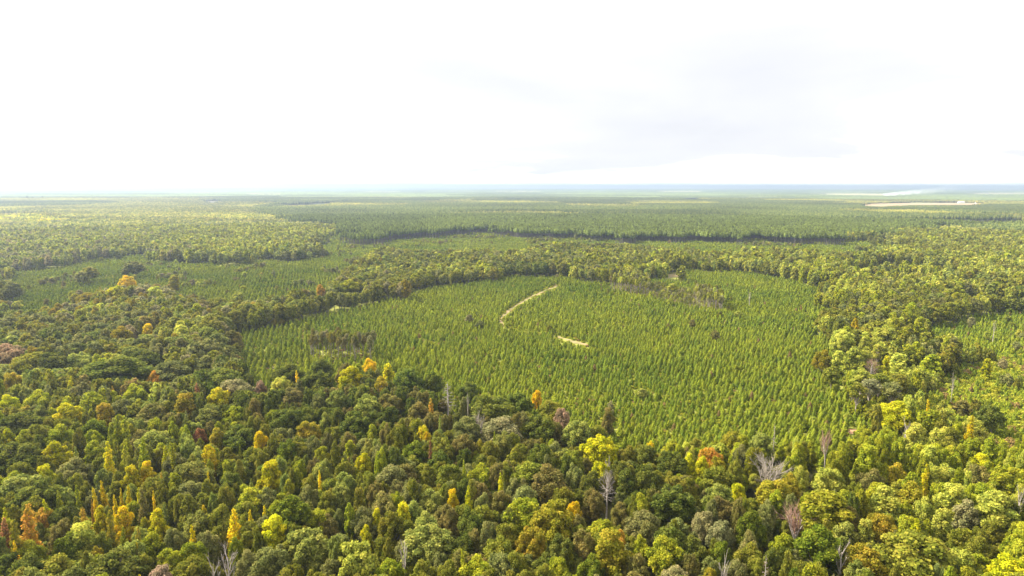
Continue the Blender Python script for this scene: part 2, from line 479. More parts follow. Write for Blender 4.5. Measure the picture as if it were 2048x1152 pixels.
PAL = {k_: (v_[0] * 1.13, v_[1] * 1.11, v_[2] * 1.05) for k_, v_ in {'D': (0.108, 0.128, 0.021), 'O': (0.170, 0.175, 0.022), 'G': (0.165, 0.172, 0.050), 'B': (0.165, 0.148, 0.038),
       'L': (0.230, 0.250, 0.018), 'Y': (0.500, 0.390, 0.012), 'A': (0.370, 0.235, 0.030), 'R': (0.260, 0.135, 0.055),
       'P': (0.260, 0.190, 0.110), 'C': (0.205, 0.225, 0.045), 'K': (0.310, 0.325, 0.048), 'E': (0.125, 0.155, 0.016),
       'M': (0.250, 0.215, 0.020), 'T': (0.380, 0.370, 0.013), 'N': (0.225, 0.212, 0.090)}.items()}
CNAME = {'D': 'dark green', 'O': 'olive green', 'G': 'grey-green', 'B': 'brownish', 'L': 'lime green', 'Y': 'bright yellow', 'A': 'orange',
         'R': 'rust red', 'P': 'pinkish brown', 'C': 'sage green', 'K': 'pale yellow-green', 'E': 'deep green', 'M': 'golden olive', 'T': 'yellow-lime', 'N': 'tan grey'}
SNAME = {'r': 'rounded', 'q': 'lobed', 'o': 'upright oval', 's': 'slender pointed', 'p': 'clumpy pine', 't': 'tall thin-stemmed'}

# prototypes: three levels of detail per shape
NVAR = {'r': 5, 'q': 4, 'o': 4, 's': 3, 'p': 3, 't': 3}
HI, TR, MID, LOW = {}, {}, {}, {}
for si, s in enumerate('rqospt'):
    nl = {'r': 9500, 'q': 11000, 'o': 8500, 's': 2400, 'p': 7000, 't': 1300}[s]
    for v in range(NVAR[s]):
        sd = 100 * si + v + 11
        mb, C = lobed_crown(sd, s, nl, 0.36 if s not in 'st' else 0.30, 1, 'crown')
        HI[s, v] = mb.mesh('crown', M_LEAF)
        TR[s, v] = trunk_mesh(sd, C, s, 'trunk')
        if s == 't': TR[s, v].materials[0] = simple_mat('grey_brown_bark', (0.16, 0.13, 0.10), noise=((0.34, 0.29, 0.24), 1.2))
        mb, C = lobed_crown(sd, s, nl // 5, 0.78 if s not in 'st' else 0.6, 1, 'crown')
        MID[s, v] = mb
        mb, C = lobed_crown(sd, s, nl // 20, 1.5 if s not in 'st' else 1.1, 1, 'crown')
        LOW[s, v] = mb

# ------------------------------------------------------------------ instance machinery
def proto_collection(name, meshes):
    c = bpy.data.collections.new(name)
    for i, me in enumerate(meshes):
        o = bpy.data.objects.new('%s_%03d' % (name, i), me); c.objects.link(o)
    return c
def gn_instances(name, pts, rot, scl, tint, idx, coll):
    me = bpy.data.meshes.new(name)
    n = len(pts)
    me.vertices.add(n); me.vertices.foreach_set('co', np.asarray(pts, np.float32).reshape(-1))
    for an, ty, dat, key in (('rz', 'FLOAT_VECTOR', rot, 'vector'), ('sc', 'FLOAT_VECTOR', scl, 'vector'), ('tint', 'FLOAT_VECTOR', tint, 'vector'), ('pick', 'INT', idx, 'value')):
        a = me.attributes.new(an, ty, 'POINT')
        a.data.foreach_set(key, (np.asarray(dat, np.float32).reshape(-1) if ty != 'INT' else np.asarray(dat, np.int32)))
    o = obj(name, me)
    ng = bpy.data.node_groups.new(name, 'GeometryNodeTree')
    ng.interface.new_socket('Geometry', in_out='INPUT', socket_type='NodeSocketGeometry')
    ng.interface.new_socket('Geometry', in_out='OUTPUT', socket_type='NodeSocketGeometry')
    gi = ng.nodes.new('NodeGroupInput'); go = ng.nodes.new('NodeGroupOutput')
    ip = ng.nodes.new('GeometryNodeInstanceOnPoints'); ci = ng.nodes.new('GeometryNodeCollectionInfo')
    ci.inputs['Collection'].default_value = coll
    ci.inputs['Separate Children'].default_value = True
    ci.inputs['Reset Children'].default_value = True
    ip.inputs['Pick Instance'].default_value = True
    def na(nm, ty):
        q = ng.nodes.new('GeometryNodeInputNamedAttribute'); q.data_type = ty; q.inputs['Name'].default_value = nm
        return q.outputs['Attribute']
    L = ng.links.new
    L(gi.outputs[0], ip.inputs['Points']); L(ci.outputs[0], ip.inputs['Instance'])
    L(na('pick', 'INT'), ip.inputs['Instance Index'])
    e2r = ng.nodes.new('FunctionNodeEulerToRotation')
    L(na('rz', 'FLOAT_VECTOR'), e2r.inputs[0]); L(e2r.outputs[0], ip.inputs['Rotation'])
    L(na('sc', 'FLOAT_VECTOR'), ip.inputs['Scale'])
    L(ip.outputs[0], go.inputs[0])
    md = o.modifiers.new('scatter', 'NODES'); md.node_group = ng
    return o

# ------------------------------------------------------------------ regions, traced in photo pixels and laid on the ground
P_MAIN = [(415, 695), (480, 657), (560, 642), (600, 627), (700, 602), (800, 582), (900, 562), (1000, 549), (1100, 548), (1215, 560), (1330, 556),
          (1345, 535), (1440, 536), (1545, 548), (1640, 568), (1700, 592), (1660, 612), (1640, 640), (1650, 665), (1640, 690), (1690, 715), (1700, 760),
          (1690, 800), (1745, 830), (1758, 868), (1700, 878), (1640, 888), (1550, 872), (1440, 884), (1330, 892), (1240, 874), (1200, 844), (1130, 802), (1040, 778), (950, 768),
          (850, 742), (770, 728), (700, 718), (620, 722), (540, 718), (470, 708)]
P_LEFT = [(0, 540), (90, 532), (180, 517), (300, 508), (400, 524), (520, 519), (600, 524), (640, 499), (642, 468), (735, 462), (742, 483), (800, 482), (765, 492),
          (730, 505), (700, 530), (680, 552), (640, 573), (500, 588), (370, 600), (330, 566), (215, 556), (180, 597), (110, 610), (0, 614)]
P_UP = [(750, 480), (960, 461), (1100, 466), (1280, 472), (1480, 475), (1700, 479), (1860, 480), (1700, 502), (1550, 492), (1400, 497), (1300, 491), (1150, 480), (1000, 494), (900, 496), (800, 499)]
P_STRIP = [(1700, 522), (1790, 524), (1880, 540), (1910, 552), (1800, 545), (1700, 532)]
P_RU = [(1832, 660), (1890, 624), (1960, 606), (2060, 594), (2300, 600), (2300, 690), (2060, 684), (1990, 678), (1900, 668)]
P_RL = [(1840, 745), (1900, 735), (1980, 720), (2060, 712), (2300, 710), (2300, 870), (2060, 876), (1960, 852), (1880, 815), (1838, 780)]
YOUNG = [P_MAIN, P_LEFT, P_UP, P_STRIP, P_RU]
M_STAND = [(735, 491), (830, 480), (950, 472), (966, 468), (1000, 478), (1100, 479), (1280, 486), (1480, 489), (1640, 492), (1660, 487), (1690, 482), (1770, 474), (1860, 464), (1930, 456), (2400, 454),
           (2400, 404), (1700, 408), (1200, 402), (900, 404), (640, 412), (500, 421), (540, 438), (650, 455)]
TALL = [[(1215, 582), (1300, 598), (1400, 622), (1448, 628), (1440, 604), (1340, 578), (1250, 564)], [(618, 722), (745, 725), (748, 706), (628, 700)]]
def strip(pl):
    a, b = [], []
    for i, (x, y, w) in enumerate(pl):
        x0, y0, _ = pl[max(0, i - 1)]; x1, y1, _ = pl[min(len(pl) - 1, i + 1)]
        L_ = math.hypot(x1 - x0, y1 - y0); nx_, ny_ = -(y1 - y0) / L_, (x1 - x0) / L_
        a.append((x + nx_ * w * 0.4, y + ny_ * w * 0.3)); b.append((x - nx_ * w * 0.4, y - ny_ * w * 0.3))
    return a + b[::-1]
def road(ex):
    return [strip([(x, y, w + ex) for x, y, w in q]) for q in (
        [(1122, 568, 1.5), (1106, 575, 3), (1094, 579, 2.5), (1078, 587, 4), (1065, 592, 3.5), (1048, 602, 5), (1032, 611, 4), (1018, 621, 5.5), (1006, 632, 6), (1001, 642, 6.5), (1008, 650, 3)],
        [(1106, 671, 2), (1130, 678, 4), (1148, 684, 8), (1166, 688, 7), (1180, 690, 2)],
        [(1330, 554, 8), (1348, 550.5, 14), (1366, 552, 7)], [(196, 552, 1.5), (215, 551, 2), (236, 549, 1.5)], [(1690, 862, 10), (1701, 863, 18), (1713, 862, 10)])]
ROAD = road(0)
ROADX = road(6)[:3] + road(1)[3:]
F_TAN = [(1712, 412.5), (1742, 408), (1820, 406.3), (1930, 406), (1975, 408), (2060, 408.6), (2060, 409.4), (1990, 409.6), (1955, 410.6), (1880, 411), (1820, 412.5), (1750, 415)]
F_FAR = [[(1618, 388), (1700, 387.5), (1768, 388), (1766, 391.5), (1705, 390.5), (1650, 389.6)], [(1920, 387), (2200, 386), (2200, 388.5), (1960, 389)],
         [(395, 404.5), (430, 402.5), (452, 405), (420, 407)], [(480, 388.5), (560, 388), (560, 390), (500, 390.4)], [(720, 384), (800, 383.2), (800, 384.4), (740, 385)],
         [(980, 383), (1080, 382.6), (1080, 384), (1000, 384)], [(1290, 383), (1400, 382.5), (1400, 384), (1330, 384.2)]]
# what colours grow where: (px, py, sx, sy, weights)
ANCH = [(250, 640, 380, 50, 'OOGGCCDLBNKKM'), (150, 745, 260, 45, 'OOCGGDLLCK'), (560, 620, 160, 30, 'OOOGDKLC'), (200, 880, 260, 70, 'DOOCLGLLKO'), (250, 1090, 260, 80, 'DOOCLGKLO'),
        (700, 800, 220, 60, 'DDDOOCGB'), (750, 950, 260, 80, 'OODGCBOLL'), (780, 1090, 260, 80, 'OOGCLBO'), (1130, 900, 140, 80, 'DDDOOB'), (1250, 1030, 240, 90, 'DDOOBGL'),
        (1500, 920, 160, 60, 'OOLLGK'), (1480, 1090, 160, 70, 'OODGEL'), (1800, 900, 240, 70, 'KKLLOLG'), (1800, 1080, 240, 90, 'KLOOLGK'), (1720, 700, 140, 70, 'KKOOLKG'),
        (1950, 680, 140, 50, 'OODKG'), (1600, 540, 320, 45, 'KKKLOOLGC'), (1900, 560, 200, 50, 'KKOOGDC'), (1050, 520, 250, 25, 'DDOOGKC'), (700, 560, 150, 30, 'DOOKGC'),
        (350, 470, 330, 28, 'CGKCOKKL'), (60, 500, 150, 30, 'GCNKC'), (280, 585, 70, 14, 'KMNKO'), (50, 436, 60, 6, 'TKKN'), (1200, 415, 500, 18, 'OOGD'), (250, 415, 300, 15, 'OCGO'), (1600, 500, 300, 20, 'KOOC')]
AW = np.array([(a[0], a[1], a[2], a[3]) for a in ANCH], float)
SORTED = [sorted(a[4], key=lambda c: sum(PAL[c][:2])) for a in ANCH]
def pick_colour(px, py, rng, gx=None, gy=None):
    px = np.asarray(px, float); py = np.asarray(py, float)
    w = np.exp(-0.5 * (((px[:, None] - AW[:, 0]) / AW[:, 2]) ** 2 + ((py[:, None] - AW[:, 1]) / AW[:, 3]) ** 2)) + 1e-9
    w /= w.sum(1, keepdims=True)
    cs = np.cumsum(w, 1); u = rng.random(len(px))[:, None]
    a = (u > cs).sum(1).clip(0, len(ANCH) - 1)
    if gx is None: return [ANCH[i][4][int(rng.random() * len(ANCH[i][4]))] for i in a]
    # trees of one kind stand together: the place in the palette (dark to light) follows a patchy map
    q = vnoise(gx, gy, 38, 91) * 0.65 + vnoise(gx, gy, 110, 92) * 0.35
    q = np.clip((q - 0.5) * 1.9 + 0.5, 0, 1) * 0.55 + rng.random(len(a)) * 0.45
    return [SORTED[i][min(len(SORTED[i]) - 1, int(q[j] * len(SORTED[i])))] for j, i in enumerate(a)]

# ------------------------------------------------------------------ trees read off the photograph: x, y of the top, width, height of the crown in photo pixels, colour, shape
TREES = """
88 929 30 28 T o;45 945 74 60 C r;72 958 74 45 D q;205 937 32 34 C q;150 943 38 40 O r;262 930 30 48 T o;288 920 24 48 Y o;340 903 48 58 G r;390 920 62 42 C r;322 945 10 32 A s;350 944 27 37 L o;382 955 52 42 G r;
415 940 11 22 Y s;460 934 54 46 D r;120 974 13 30 L s;159 967 11 26 L s;104 995 16 34 T s;193 970 16 50 Y s;210 958 15 44 Y s;234 984 14 48 Y s;253 968 16 44 Y s;241 975 9 24 Y s;273 975 11 38 T s;286 971 22 50 B s;
306 981 9 32 Y s;11 1012 22 30 T s;50 1006 36 76 A s;66 1007 13 22 Y s;90 1011 40 46 A r;142 999 48 46 D q;172 1006 28 46 A s;183 998 9 24 A s;198 1011 26 72 T o;221 1017 22 38 M s;241 1009 36 58 Y o;4 1028 28 52 R s;
30 1034 30 52 M s;118 1040 48 42 B r;312 1017 36 38 T o;290 1032 25 26 L r;408 1007 18 22 Y r;385 1020 54 37 C r;467 1013 30 42 Y s;497 1019 17 30 Y s;388 1041 19 44 Y s;266 1051 24 28 M s;350 1052 42 36 G r;
305 1060 46 56 L r;32 1079 16 30 Y s;74 1072 52 46 L r;162 1044 46 52 K o;140 1065 62 50 E r;195 1089 28 26 M r;283 1079 13 30 Y s;252 1079 62 42 C q;215 1104 94 60 D q;60 1105 72 50 D r;100 1104 62 42 O r;335 1095 42 36 L r;
390 1080 50 60 L r;312 1126 52 34 P r;375 1110 62 60 O r;470 1074 27 37 L o;500 1090 62 60 G r;420 1060 52 50 G r;442 1044 46 40 O r;15 1100 52 50 D r;140 1138 52 40 C q;280 1141 15 20 Y s;490 994 52 42 O r;500 972 60 42 L r;
537 917 46 56 T o;597 917 27 24 L r;645 918 44 52 C r;638 941 12 16 Y s;728 905 30 54 T o;577 957 24 38 L o;582 990 64 74 E o;617 946 32 34 O r;615 966 42 52 G r;525 975 52 34 G r;690 944 46 40 C r;780 925 62 50 G r;822 924 52 42 B r;
860 924 42 60 O r;905 925 52 46 O r;957 927 52 42 L r;927 918 16 30 L s;1000 943 18 24 T s;936 971 18 42 T s;902 981 24 38 Y o;860 979 46 34 C r;650 978 50 50 O r;682 974 44 46 C q;760 984 62 50 B r;790 984 40 40 L r;
698 1006 26 42 L o;524 1009 19 34 Y s;548 1028 48 74 T o;753 1015 22 44 T o;805 1001 38 50 T o;830 999 46 42 C r;730 1014 50 50 G r;637 1014 52 50 L r;780 1024 50 70 O p;731 1049 26 56 T o;865 1021 62 50 C r;935 1014 60 60 D q;
972 1008 52 46 O r;1012 1010 50 48 D r;850 1049 86 78 C q;665 1026 42 60 B r;620 1062 88 90 C q;540 1088 76 70 G q;715 1084 92 64 K q;660 1115 46 42 G r;935 1097 20 34 L s;950 1109 72 50 L r;775 1114 62 46 L r;840 1119 52 44 O r;
895 1124 50 44 O r;990 1070 62 56 O r;920 1066 42 46 D r;1005 1104 60 52 G r;
1055 918 72 52 O r;1110 922 100 62 B r;1204 925 42 34 T q;1180 944 50 50 D r;1252 936 34 64 D o;1298 934 62 60 D q;1345 903 52 54 D q;1378 906 28 62 T o;1405 911 28 62 T o;1442 930 62 50 O r;1050 968 62 50 G r;1045 996 74 66 L r;
1120 975 62 46 O r;1108 998 92 94 M q;1142 1000 30 34 Y r;1190 980 50 46 B r;1235 999 42 50 B r;1275 1014 62 48 G r;1355 970 78 92 D q;1340 1050 60 52 D q;1430 958 62 46 C r;1480 964 36 44 T r;1400 1018 52 62 N r;
1442 1034 52 62 N r;1505 1021 56 54 E p;1065 1051 58 76 M q;1225 1063 74 92 M o;1247 1060 24 36 A o;1290 1038 48 42 G r;1330 1071 72 66 L r;1390 1070 50 46 D r;1275 1110 62 46 B r;1490 1079 62 44 O r;1475 1111 50 46 G r;
1120 1114 52 44 L r;1030 1100 60 52 O r;1180 1109 50 50 E r;1355 1127 52 34 N r;1420 1134 32 30 M r;
1587 944 44 48 M r;1550 950 60 40 M r;1665 931 64 66 K r;1660 977 82 72 M o;1617 981 30 34 L r;1545 999 42 50 G r;1640 1051 80 98 E p;1556 1061 52 46 L r;1695 1041 42 58 C o;1735 1039 42 62 K o;1780 971 62 82 K o;
1772 1028 56 44 M r;1825 962 46 50 M o;1840 1029 34 48 T s;1855 994 50 60 K r;1890 1011 46 92 K o;1910 963 50 62 K o;1940 1000 38 76 N o;1985 978 62 96 K o;1832 1069 124 78 O r;1884 1084 52 50 B r;1740 1099 82 44 M r;
1720 1124 52 34 C q;1925 1094 60 52 K r;2010 1109 60 50 T r;1970 1068 52 50 O r;2020 928 60 54 L q;1965 930 50 50 B r;1745 934 50 44 B r;1885 928 50 52 K r;1850 924 20 44 T s;1790 924 42 46 M r;2022 1000 50 60 D r;
1995 1040 44 44 O r;
8 686 60 56 P r;50 706 62 42 O r;100 704 62 44 D r;25 744 42 34 M r;155 704 52 42 C r;235 709 112 64 D r;292 698 60 46 D r;305 741 32 30 A r;345 744 22 28 M r;395 762 18 30 R s;437 771 52 50 T r;310 764 30 52 K o;350 718 62 42 G r;
402 711 52 36 G r;452 734 70 40 D r;475 754 62 36 N r;265 767 46 40 L r;224 769 9 16 A s;20 784 46 40 T r;70 779 46 40 L r;130 751 15 28 T s;170 784 46 44 L o;140 804 44 44 T o;205 804 36 36 M o;235 799 42 40 G r;270 804 36 44 O r;
300 805 50 40 B r;365 784 48 50 M o;410 809 52 46 C r;470 811 42 44 L r;50 819 62 40 D r;85 811 30 30 C r;227 826 24 44 L s;246 826 22 44 L s;190 834 50 46 E r;120 847 62 46 L r;305 834 40 40 L r;315 854 62 44 C r;280 857 42 40 B r;
395 854 26 30 R r;430 854 30 46 M o;480 849 62 46 D q;190 859 34 34 L r;45 859 32 40 L o;10 858 32 40 T r;38 879 84 50 D q;115 878 44 56 T o;185 881 30 42 L o;215 877 28 46 T s;240 881 20 36 L s;285 874 22 42 L s;325 887 15 32 T s;
350 879 24 38 L s;415 889 36 40 Y o;508 869 18 30 Y s;150 909 52 34 G r;460 889 42 40 O r;297 645 24 32 Y o;250 650 50 36 M r;
520 759 24 36 P r;555 749 46 38 K r;577 724 62 40 D r;598 739 15 24 Y s;640 739 62 48 D q;636 714 50 40 D r;700 728 52 54 T o;738 716 28 28 Y r;716 726 20 30 L o;775 727 26 48 T o;757 750 26 34 M t;815 734 62 52 D q;860 744 42 50 D q;
862 794 17 42 A s;980 788 82 60 D q;930 760 52 44 D r;585 774 46 42 B r;640 784 36 42 G r;680 779 42 50 C r;780 787 52 46 B r;730 789 62 46 C r;545 814 42 46 L r;572 811 72 62 D q;612 814 42 42 D r;650 824 30 40 C r;620 841 52 44 M r;
715 824 62 54 D q;770 811 52 46 D q;825 799 52 50 B r;745 848 26 40 L o;845 849 30 30 T r;852 861 20 24 Y r;862 878 14 34 R s;920 829 70 44 G r;985 824 92 52 N r;517 859 28 48 Y o;565 879 50 42 E r;600 879 42 44 O r;645 889 36 36 L r;
700 879 30 38 L o;830 879 50 44 E r;925 869 50 40 B r;965 879 32 36 M r;925 897 36 40 D q;880 897 42 36 D r;985 879 50 44 O r;1040 784 62 52 D q;1070 779 20 16 Y r;1102 799 50 44 O r;1130 817 36 36 P r;1080 829 72 66 D q;1150 837 62 78 C q;
1195 849 42 46 O r;1217 814 22 44 B o;1202 874 70 54 T q;1295 881 20 24 Y r;1256 889 42 44 O r;1290 889 50 52 D r;1425 894 42 30 A r;1465 859 46 36 M r;1520 864 42 42 C r;1035 889 50 46 O r;1440 914 40 30 M r;
1715 694 42 62 K o;1650 700 42 46 M r;1775 711 20 40 T o;1800 704 36 60 K o;1825 700 32 50 O r;1790 801 64 80 T r;1840 779 20 30 K r;1862 794 15 34 Y s;1885 799 22 24 K r;1942 824 15 26 Y s;1960 831 42 60 K r;1990 809 42 46 D r;
1830 844 42 62 K o;1880 851 36 50 K r;1905 854 32 44 O o;1960 899 42 32 T r;1975 716 15 50 T o;1710 636 14 30 Y o;1770 650 50 44 K r;1690 660 44 44 K r;1740 755 40 70 N t;1760 745 40 76 O t;1725 738 30 70 K t;
20 700 40 40 P r;175 532 30 30 O r;268 520 36 30 G r;165 540 26 26 G r;20 560 40 34 G r;170 585 30 22 M r;250 548 34 30 Y r;230 570 40 30 T r;350 550 18 30 M o;310 570 40 30 K r;480 580 30 26 K r;700 556 44 40 L r;640 568 18 30 A o;745 540 18 26 K o;1345 566 20 30 K t;1680 700 26 50 K o;1665 730 30 40 O r;1782 690 30 60 K o;1756 688 26 60 K t;1736 700 28 70 K t;1715 762 30 60 O t;1784 762 34 60 G t;1803 745 36 60 O t
"""
DEAD = """
453 1088 36 66 snag;424 1103 28 56 snag;1216 936 40 84 top;1596 997 74 78 fan;1540 904 84 74 fan;895 763 42 70 cone;955 818 34 34 fan;1533 1109 26 50 cone;1685 1078 34 64 snag;1450 1100 28 40 snag;2044 968 16 56 snag;
1745 714 26 40 top;1655 852 22 34 fan;1550 846 16 40 cone;935 784 8 24 snag;1815 832 16 44 snag;808 1072 26 36 snag;1217 905 14 20 snag;1990 640 8 60 snag;1908 742 8 34 snag;1500 580 8 34 snag
"""
LAND = {(50, 1006): 'the tall orange spire', (4, 1028): 'the rust red spire at the left edge', (312, 1126): 'the pinkish crown at the bottom edge', (241, 1009): 'the clump of yellow spires',
        (415, 889): 'the golden oval tree in the left woods', (395, 854): 'the dark red tree', (395, 762): 'the pinkish red spire', (437, 771): 'the golden dome', (235, 709): 'the widest dark dome',
        (728, 905): 'the bright yellow-lime flame-shaped tree', (548, 1028): 'the tall lemon-yellow tree', (862, 878): 'the small red spire', (862, 794): 'the lone orange spire', (738, 716): 'the yellow crown by the plantation edge',
        (1110, 922): 'the broad brownish dome', (1378, 906): 'the pair of yellow-lime upright trees', (1640, 1051): 'the big clumpy green pine', (1660, 977): 'the large amber and green tree',
        (1832, 1069): 'the widest olive dome', (1985, 978): 'the tallest pale tree at the right', (1790, 801): 'the big lime tree below the tall stems', (1202, 874): 'the bright yellow-lime lobed oak',
        (850, 1049): 'the big pale lobed oak', (620, 1062): 'the round sage oak at the bottom', (1355, 970): 'the big dark lobed oak', (305, 741): 'the orange crown in the upper left', (1710, 636): 'the small yellow tree by the right belt',
        (1225, 1063): 'the large golden oval tree', (467, 1013): 'the yellow pointed pair', (1505, 1021): 'the small clumpy pine', (985, 824): 'the tan twiggy crown', (8, 686): 'the big pinkish crown at the left edge',
        (297, 645): 'the yellow crown in the brown woods', (936, 971): 'the yellow-lime spire in the middle', (1825, 962): 'the golden upright tree at the right'}

HT = {'r': 16.5, 'q': 18.5, 'o': 19.0, 's': 18.0, 'p': 20.0, 't': 21.0}
trees = []       # dict per tree
def add_tree(px, py, w, col, shape, traced, hpx=None):
    H = HT[shape] * (0.92 + 0.16 * random.random())
    for _ in range(2):
        x, y = unproj(px, py, H)
        sl = math.sqrt(x * x + y * y + (CAM_H - H) ** 2)
        wm = w * sl / F
        H = {'r': 11.5 + 0.45 * wm, 'q': 11.5 + 0.5 * wm, 'o': 12 + 0.75 * wm, 's': 13 + 1.6 * wm, 'p': 14 + 0.5 * wm, 't': 20}[shape]
        H = min(H, 24.0)
    trees.append(dict(x=x, y=y, H=H, w=wm * 1.02, c=col, s=shape, px=px, py=py, wp=w, tr=traced, hp=hpx or w))
for e in TREES.replace('\n', '').split(';'):
    q = e.split()
    if len(q) == 6: add_tree(float(q[0]), float(q[1]), float(q[2]), q[4], q[5], True, float(q[3]))
dead = []
for e in DEAD.replace('\n', '').split(';'):
    q = e.split()
    if len(q) != 5: continue
    px, py, w, h = map(float, q[:4])
    H = 19.0
    x, y = unproj(px, py, H)
    sl = math.sqrt(x * x + y * y + (CAM_H - H) ** 2)
    dead.append(dict(x=x, y=y, H=H, w=w * sl / F * 1.05, st=q[4], px=px, py=py, wp=w, hp=h * 1.3))

# ------------------------------------------------------------------ filler trees of the woods
def warp(x, y):
    a = 0.052 * np.hypot(x, y)
    return x + (vnoise(x, y, 34, 71) - 0.5) * a, y + (vnoise(x, y, 34, 72) - 0.5) * a * 2 + (vnoise(x, y, 110, 73) - 0.5) * a * 1.5
def woods_ok(x, y):
    x, y = warp(x, y)
    p6 = proj(x, y, 6.0); p18 = proj(x, y, np.where(np.hypot(x, y) > 360, 19.5, 16.0)); p0 = proj(x, y, 0.0)
    bad = in_any(YOUNG + [P_RL], *p6) | in_any(YOUNG + [P_RL], *p18)
    bad |= in_any([M_STAND, F_TAN] + TALL, *p0) | in_any([F_TAN], *p18)
    return ~bad
def jgrid(sp, d0, d1, half=0.86, jit=0.42, rng=RND):
    n = int(2 * d1 / sp) + 2
    gx, gy = np.meshgrid((np.arange(n) - n / 2) * sp, np.arange(int(d1 / sp) + 2) * sp * 0.92)
    gx = gx + (np.arange(gx.shape[0]) % 2)[:, None] * sp * 0.5
    x = gx.ravel(); y = gy.ravel()
    d = np.hypot(x, y)
    k = (d >= d0) & (d < d1) & (np.abs(x) < y * half + 30)
    x, y = x[k], y[k]
    return x + (rng.random(len(x)) - 0.5) * 2 * jit * sp, y + (rng.random(len(x)) - 0.5) * 2 * jit * sp

fx, fy = jgrid(5.8, 120, 430)
f2x, f2y = jgrid(8.6, 430, 1900)
fx, fy = np.concatenate([fx, f2x]), np.concatenate([fy, f2y])
ok = woods_ok(fx, fy)
fx, fy = fx[ok], fy[ok]
tx = np.array([t['x'] for t in trees + dead]); ty = np.array([t['y'] for t in trees + dead]); tw = np.array([t['w'] for t in trees + dead])
fw = 4.4 + 5.2 * RND.random(len(fx)) ** 1.8 + 1.8 * vnoise(fx, fy, 60, 2)
fw = np.where(np.hypot(fx, fy) > 430, fw * 1.5, fw)
leftw = (fx < -60) & (np.hypot(fx, fy) > 330) & (np.hypot(fx, fy) < 900)
fw = np.where(leftw, fw * 1.1, fw)
keep = np.ones(len(fx), bool)
for a, b, w in zip(tx, ty, tw):
    keep &= np.hypot(fx - a, fy - b) > 0.5 * (w * 0.5 + fw * 0.5) + 1.2
# nothing tall right in front of a traced bare tree
for t in dead:
    keep &= ~((np.abs(fx - t['x'] * fy / t['y']) < t['w'] * 0.5 + fw * 0.35) & (fy < t['y']) & (fy > t['y'] * 0.90))
fx, fy, fw = fx[keep], fy[keep], fw[keep]
# nothing built between may hide the crowns read off the photograph: neighbours in front stay lower
fsl = np.sqrt(fx ** 2 + fy ** 2 + 100.0 ** 2)
fpw = fw * F / fsl
fHm = np.full(len(fx), 99.0)
fpx, _ = proj(fx, fy, 14.0)
fdx = (fpx - 1024) / F
for t in trees + dead:
    d_t = math.hypot(t['x'], t['y'])
    m_ = (np.abs(fpx - t['px']) < (fpw * 0.5 + t['wp'] * 0.5) * 0.75) & (np.hypot(fx, fy) < d_t) & (np.hypot(fx, fy) > d_t * 0.72)
    if not m_.any(): continue
    # height of the ray through the lower part of that crown, above each neighbour
    vy_ = t['py'] + 0.72 * t['hp']
    v_ = FWD + RIGHT * (t['px'] - 1024) / F - UP * (vy_ - 576) / F
    hgt_ = CAM_H + v_[2] / v_[1] * fy[m_]
    fHm[m_] = np.minimum(fHm[m_], hgt_)
ppx, ppy = proj(fx, fy, 14.0)
fc = pick_colour(ppx, ppy, RND, fx, fy)
fH = 10.5 + 5.0 * vnoise(fx, fy, 45, 7) + np.where(np.hypot(fx, fy) > 900, 7.0, np.where(np.hypot(fx, fy) > 430, 4.0, 5.0)) * RND.random(len(fx)) + 0.25 * fw
shp = RND.random(len(fx))
fcut = np.ones(len(fx))
for _ in range(3):          # stay below the sight line to the open blocks behind
    fcut *= np.where(in_any(YOUNG, *proj(fx, fy, np.minimum(fH, fHm) * fcut)), 0.87, 1.0)
for i in range(len(fx)):
    c = fc[i]
    if c in 'DC': s = 'q' if shp[i] < 0.5 else 'r'
    elif c in 'KLTYM': s = 'o' if shp[i] < 0.62 else 's' if shp[i] < 0.70 else 'r'
    elif c == 'E': s = 'p' if shp[i] < 0.3 else 'r'
    else: s = 'r' if shp[i] < 0.6 else 'q' if shp[i] < 0.75 else 'o'
    if shp[i] > 0.93: s = 's'
    w = fw[i] * (0.75 if s == 'o' else 0.42 if s == 's' else 1.0)
    H = min(fH[i] + (2.0 if s == 'o' else 0), fHm[i]) * fcut[i]
    if H < 7.5: continue
    w = min(w, H * 0.8)
    sl = math.sqrt(fx[i] ** 2 + fy[i] ** 2 + (CAM_H - H) ** 2)
    a, b = proj(np.array([fx[i]]), np.array([fy[i]]), H)
    trees.append(dict(x=float(fx[i]), y=float(fy[i]), H=float(H), w=float(w), c=c, s=s, px=float(a[0]), py=float(b[0]), wp=w * F / sl, tr=False))
# low understorey trees between and below the tall crowns
ux, uy = jgrid(5.4, 115, 620)
ok = woods_ok(ux, uy); ux, uy = ux[ok], uy[ok]
kk_ = np.ones(len(ux), bool)
for t in dead: kk_ &= ~((np.abs(ux - t['x'] * uy / t['y']) < t['w'] * 0.5 + 1) & (uy < t['y']) & (uy > t['y'] * 0.94))
ux, uy = ux[kk_], uy[kk_]
qx, qy = proj(ux, uy, 8.0)
uc = pick_colour(qx, qy, RND, ux, uy)
for i in range(len(ux)):
    H = 6.0 + 4.5 * random.random(); w = 4.2 + 2.4 * random.random()
    trees.append(dict(x=float(ux[i]), y=float(uy[i]), H=H, w=w, c=uc[i] if uc[i] not in 'YAP' else 'O', s='r', px=float(qx[i]), py=float(qy[i]), wp=1.0, tr=False, low=True))
